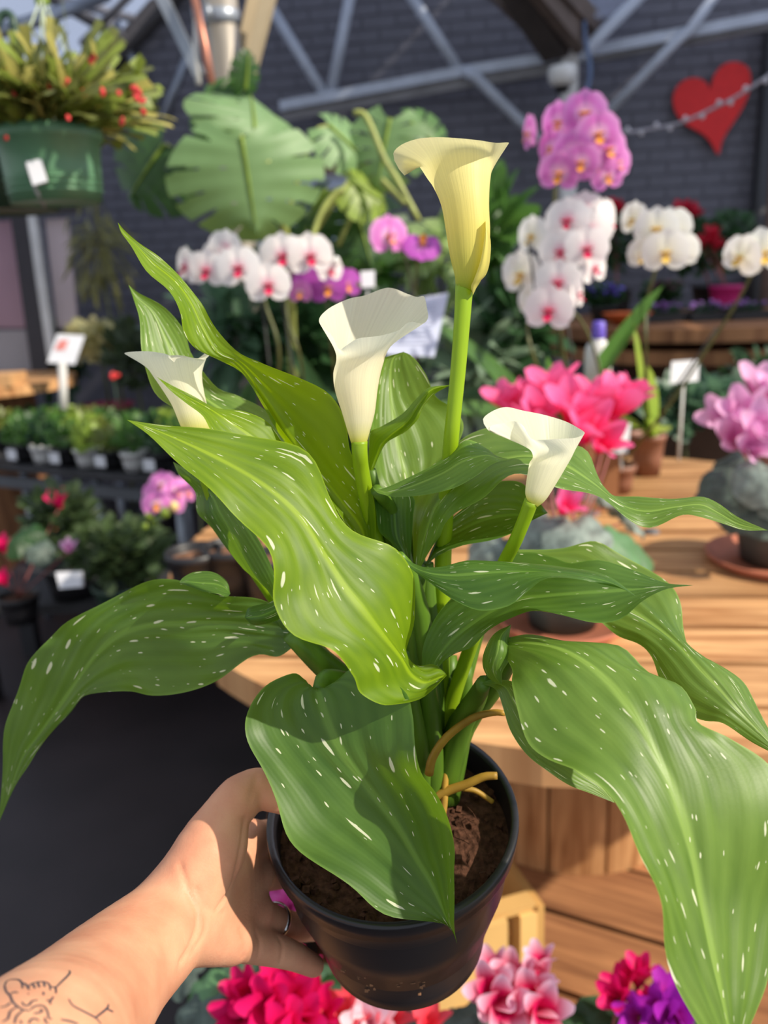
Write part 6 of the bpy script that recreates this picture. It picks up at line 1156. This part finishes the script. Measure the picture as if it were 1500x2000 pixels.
# ---- low dark bench with plants in front of the metal bench -----------------------------------
LZ = .40; q0, q1 = G(-60, 1180, LZ), G(470, 1165, LZ); lc = (q0 + q1) / 2
t = thing('low_platform', A3(lc[0], lc[1] + .3, 0), 'low dark platform at left carrying shaded plants', 'platform'); mb = MB(); mb.box(A3(lc[0], lc[1] + .24, LZ - .02), A3(np.linalg.norm(q1 - q0) / 2, 0, 0), A3(0, .26, 0), A3(0, 0, .02)); obj('deck', mb, mat('dark_mesh', (44, 43, 45)), t, smooth=False)
for sx in (-1, 1):
    for sy in (-1, 1): mb = MB(); mb.box(A3(lc[0] + sx * .5, lc[1] + .24 + sy * .2, LZ / 2 - .02), A3(.03, 0, 0), A3(0, .03, 0), A3(0, 0, LZ / 2 - .02)); obj('leg', mb, DKM, t, smooth=False)
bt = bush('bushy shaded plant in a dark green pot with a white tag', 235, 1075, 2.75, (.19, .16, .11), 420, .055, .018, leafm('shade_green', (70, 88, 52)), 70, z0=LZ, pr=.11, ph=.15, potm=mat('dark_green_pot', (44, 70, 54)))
mb = MB(); mb.prism([P(x, y, 2.48) for x, y in ((108, 1118), (158, 1116), (160, 1146), (116, 1150))], FW * .02); obj('tag', mb, PAPER, bt, smooth=False)
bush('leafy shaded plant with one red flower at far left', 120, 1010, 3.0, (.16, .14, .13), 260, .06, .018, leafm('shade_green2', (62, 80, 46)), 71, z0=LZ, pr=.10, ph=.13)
for (x, y, d, lab, pr_) in ((112, 972, 2.95, 'red flower head above the shaded plant', C_CRIM), (138, 1068, 2.6, 'x', C_PALE)): pass
bo = P(20, 1080, 2.8); bo = A3(bo[0], bo[1], LZ); cyclamen('shaded cyclamen with a red and a pink flower at far left', bo, .07, .1, BLACKP, [(C_CRIM, 112, 974, 2.9, 1.2, 0, -.3), (C_PALE, 135, 1068, 2.6, .8, .3, -.5), (C_CRIM, 2, 1062, 2.6, 1.0, 0, -.3), (C_CRIM, 4, 1130, 2.55, .9, 0, -.5)], [(30, 1060, 2.7, .05, LD), (60, 1040, 2.75, .05, LD), (80, 1075, 2.7, .05, CYL2)], fs=.055, seed=77)
orchid('pale pink orchid with yellow buds at left under the big green leaf', [(O_PK, 318, 948, 2.3, -20, 0, 0, 1.0), (O_PK, 345, 960, 2.28, 20, 0, 10, 1.0), (O_PK, 306, 985, 2.25, -10, 10, 0, 1.0), (O_PK, 335, 985, 2.27, 0, 5, 0, .9), (O_PK, 364, 962, 2.3, 50, 0, 0, .9), (O_PK, 290, 968, 2.28, -60, 0, 0, .8)],
       [[(395, 1060, 2.4), (390, 1000, 2.36), (370, 965, 2.33), (320, 960, 2.32), (285, 1020, 2.3)]], (405, 1140), 0, .07, .09, BLACKP, [(330, 1060, 2.4, .045, .3), (380, 1020, 2.45, .04, .1), (470, 1080, 2.4, .045, .3)], buds=[(322, 1002, 2.24, .018, LY), (292, 1008, 2.26, .015, LY), (284, 1028, 2.27, .013, LY), (300, 1022, 2.27, .011, LY), (340, 990, 2.24, .018, mat('bud_peach', (226, 196, 130), .5))], zt=LZ, lm=LG)
for k, (x, y, r_, h_) in enumerate(((388, 1166, .058, .105), (462, 1160, .062, .110), (532, 1172, .058, .100))):
    o = G(x, y, SP_Z); t = thing('nursery_pot', o, ['black nursery pot on the left rim of the spool table', 'black nursery pot of brown bark on the spool table beside the dark leaf', 'black nursery pot on the spool table nearest the calla stalks'][k], 'pot'); pt = obj('pot', potlathe(o, r_, h_), BLACKP, t); mb = MB(); mb.lathe([(0, .004), (r_ * .86, 0)], o + A3(0, 0, h_ - .018), (0, 0, 1), 16); obj('bark', mb, mat('bark_chips', (122, 84, 60), .9, .5, 60, bump=.8), pt)
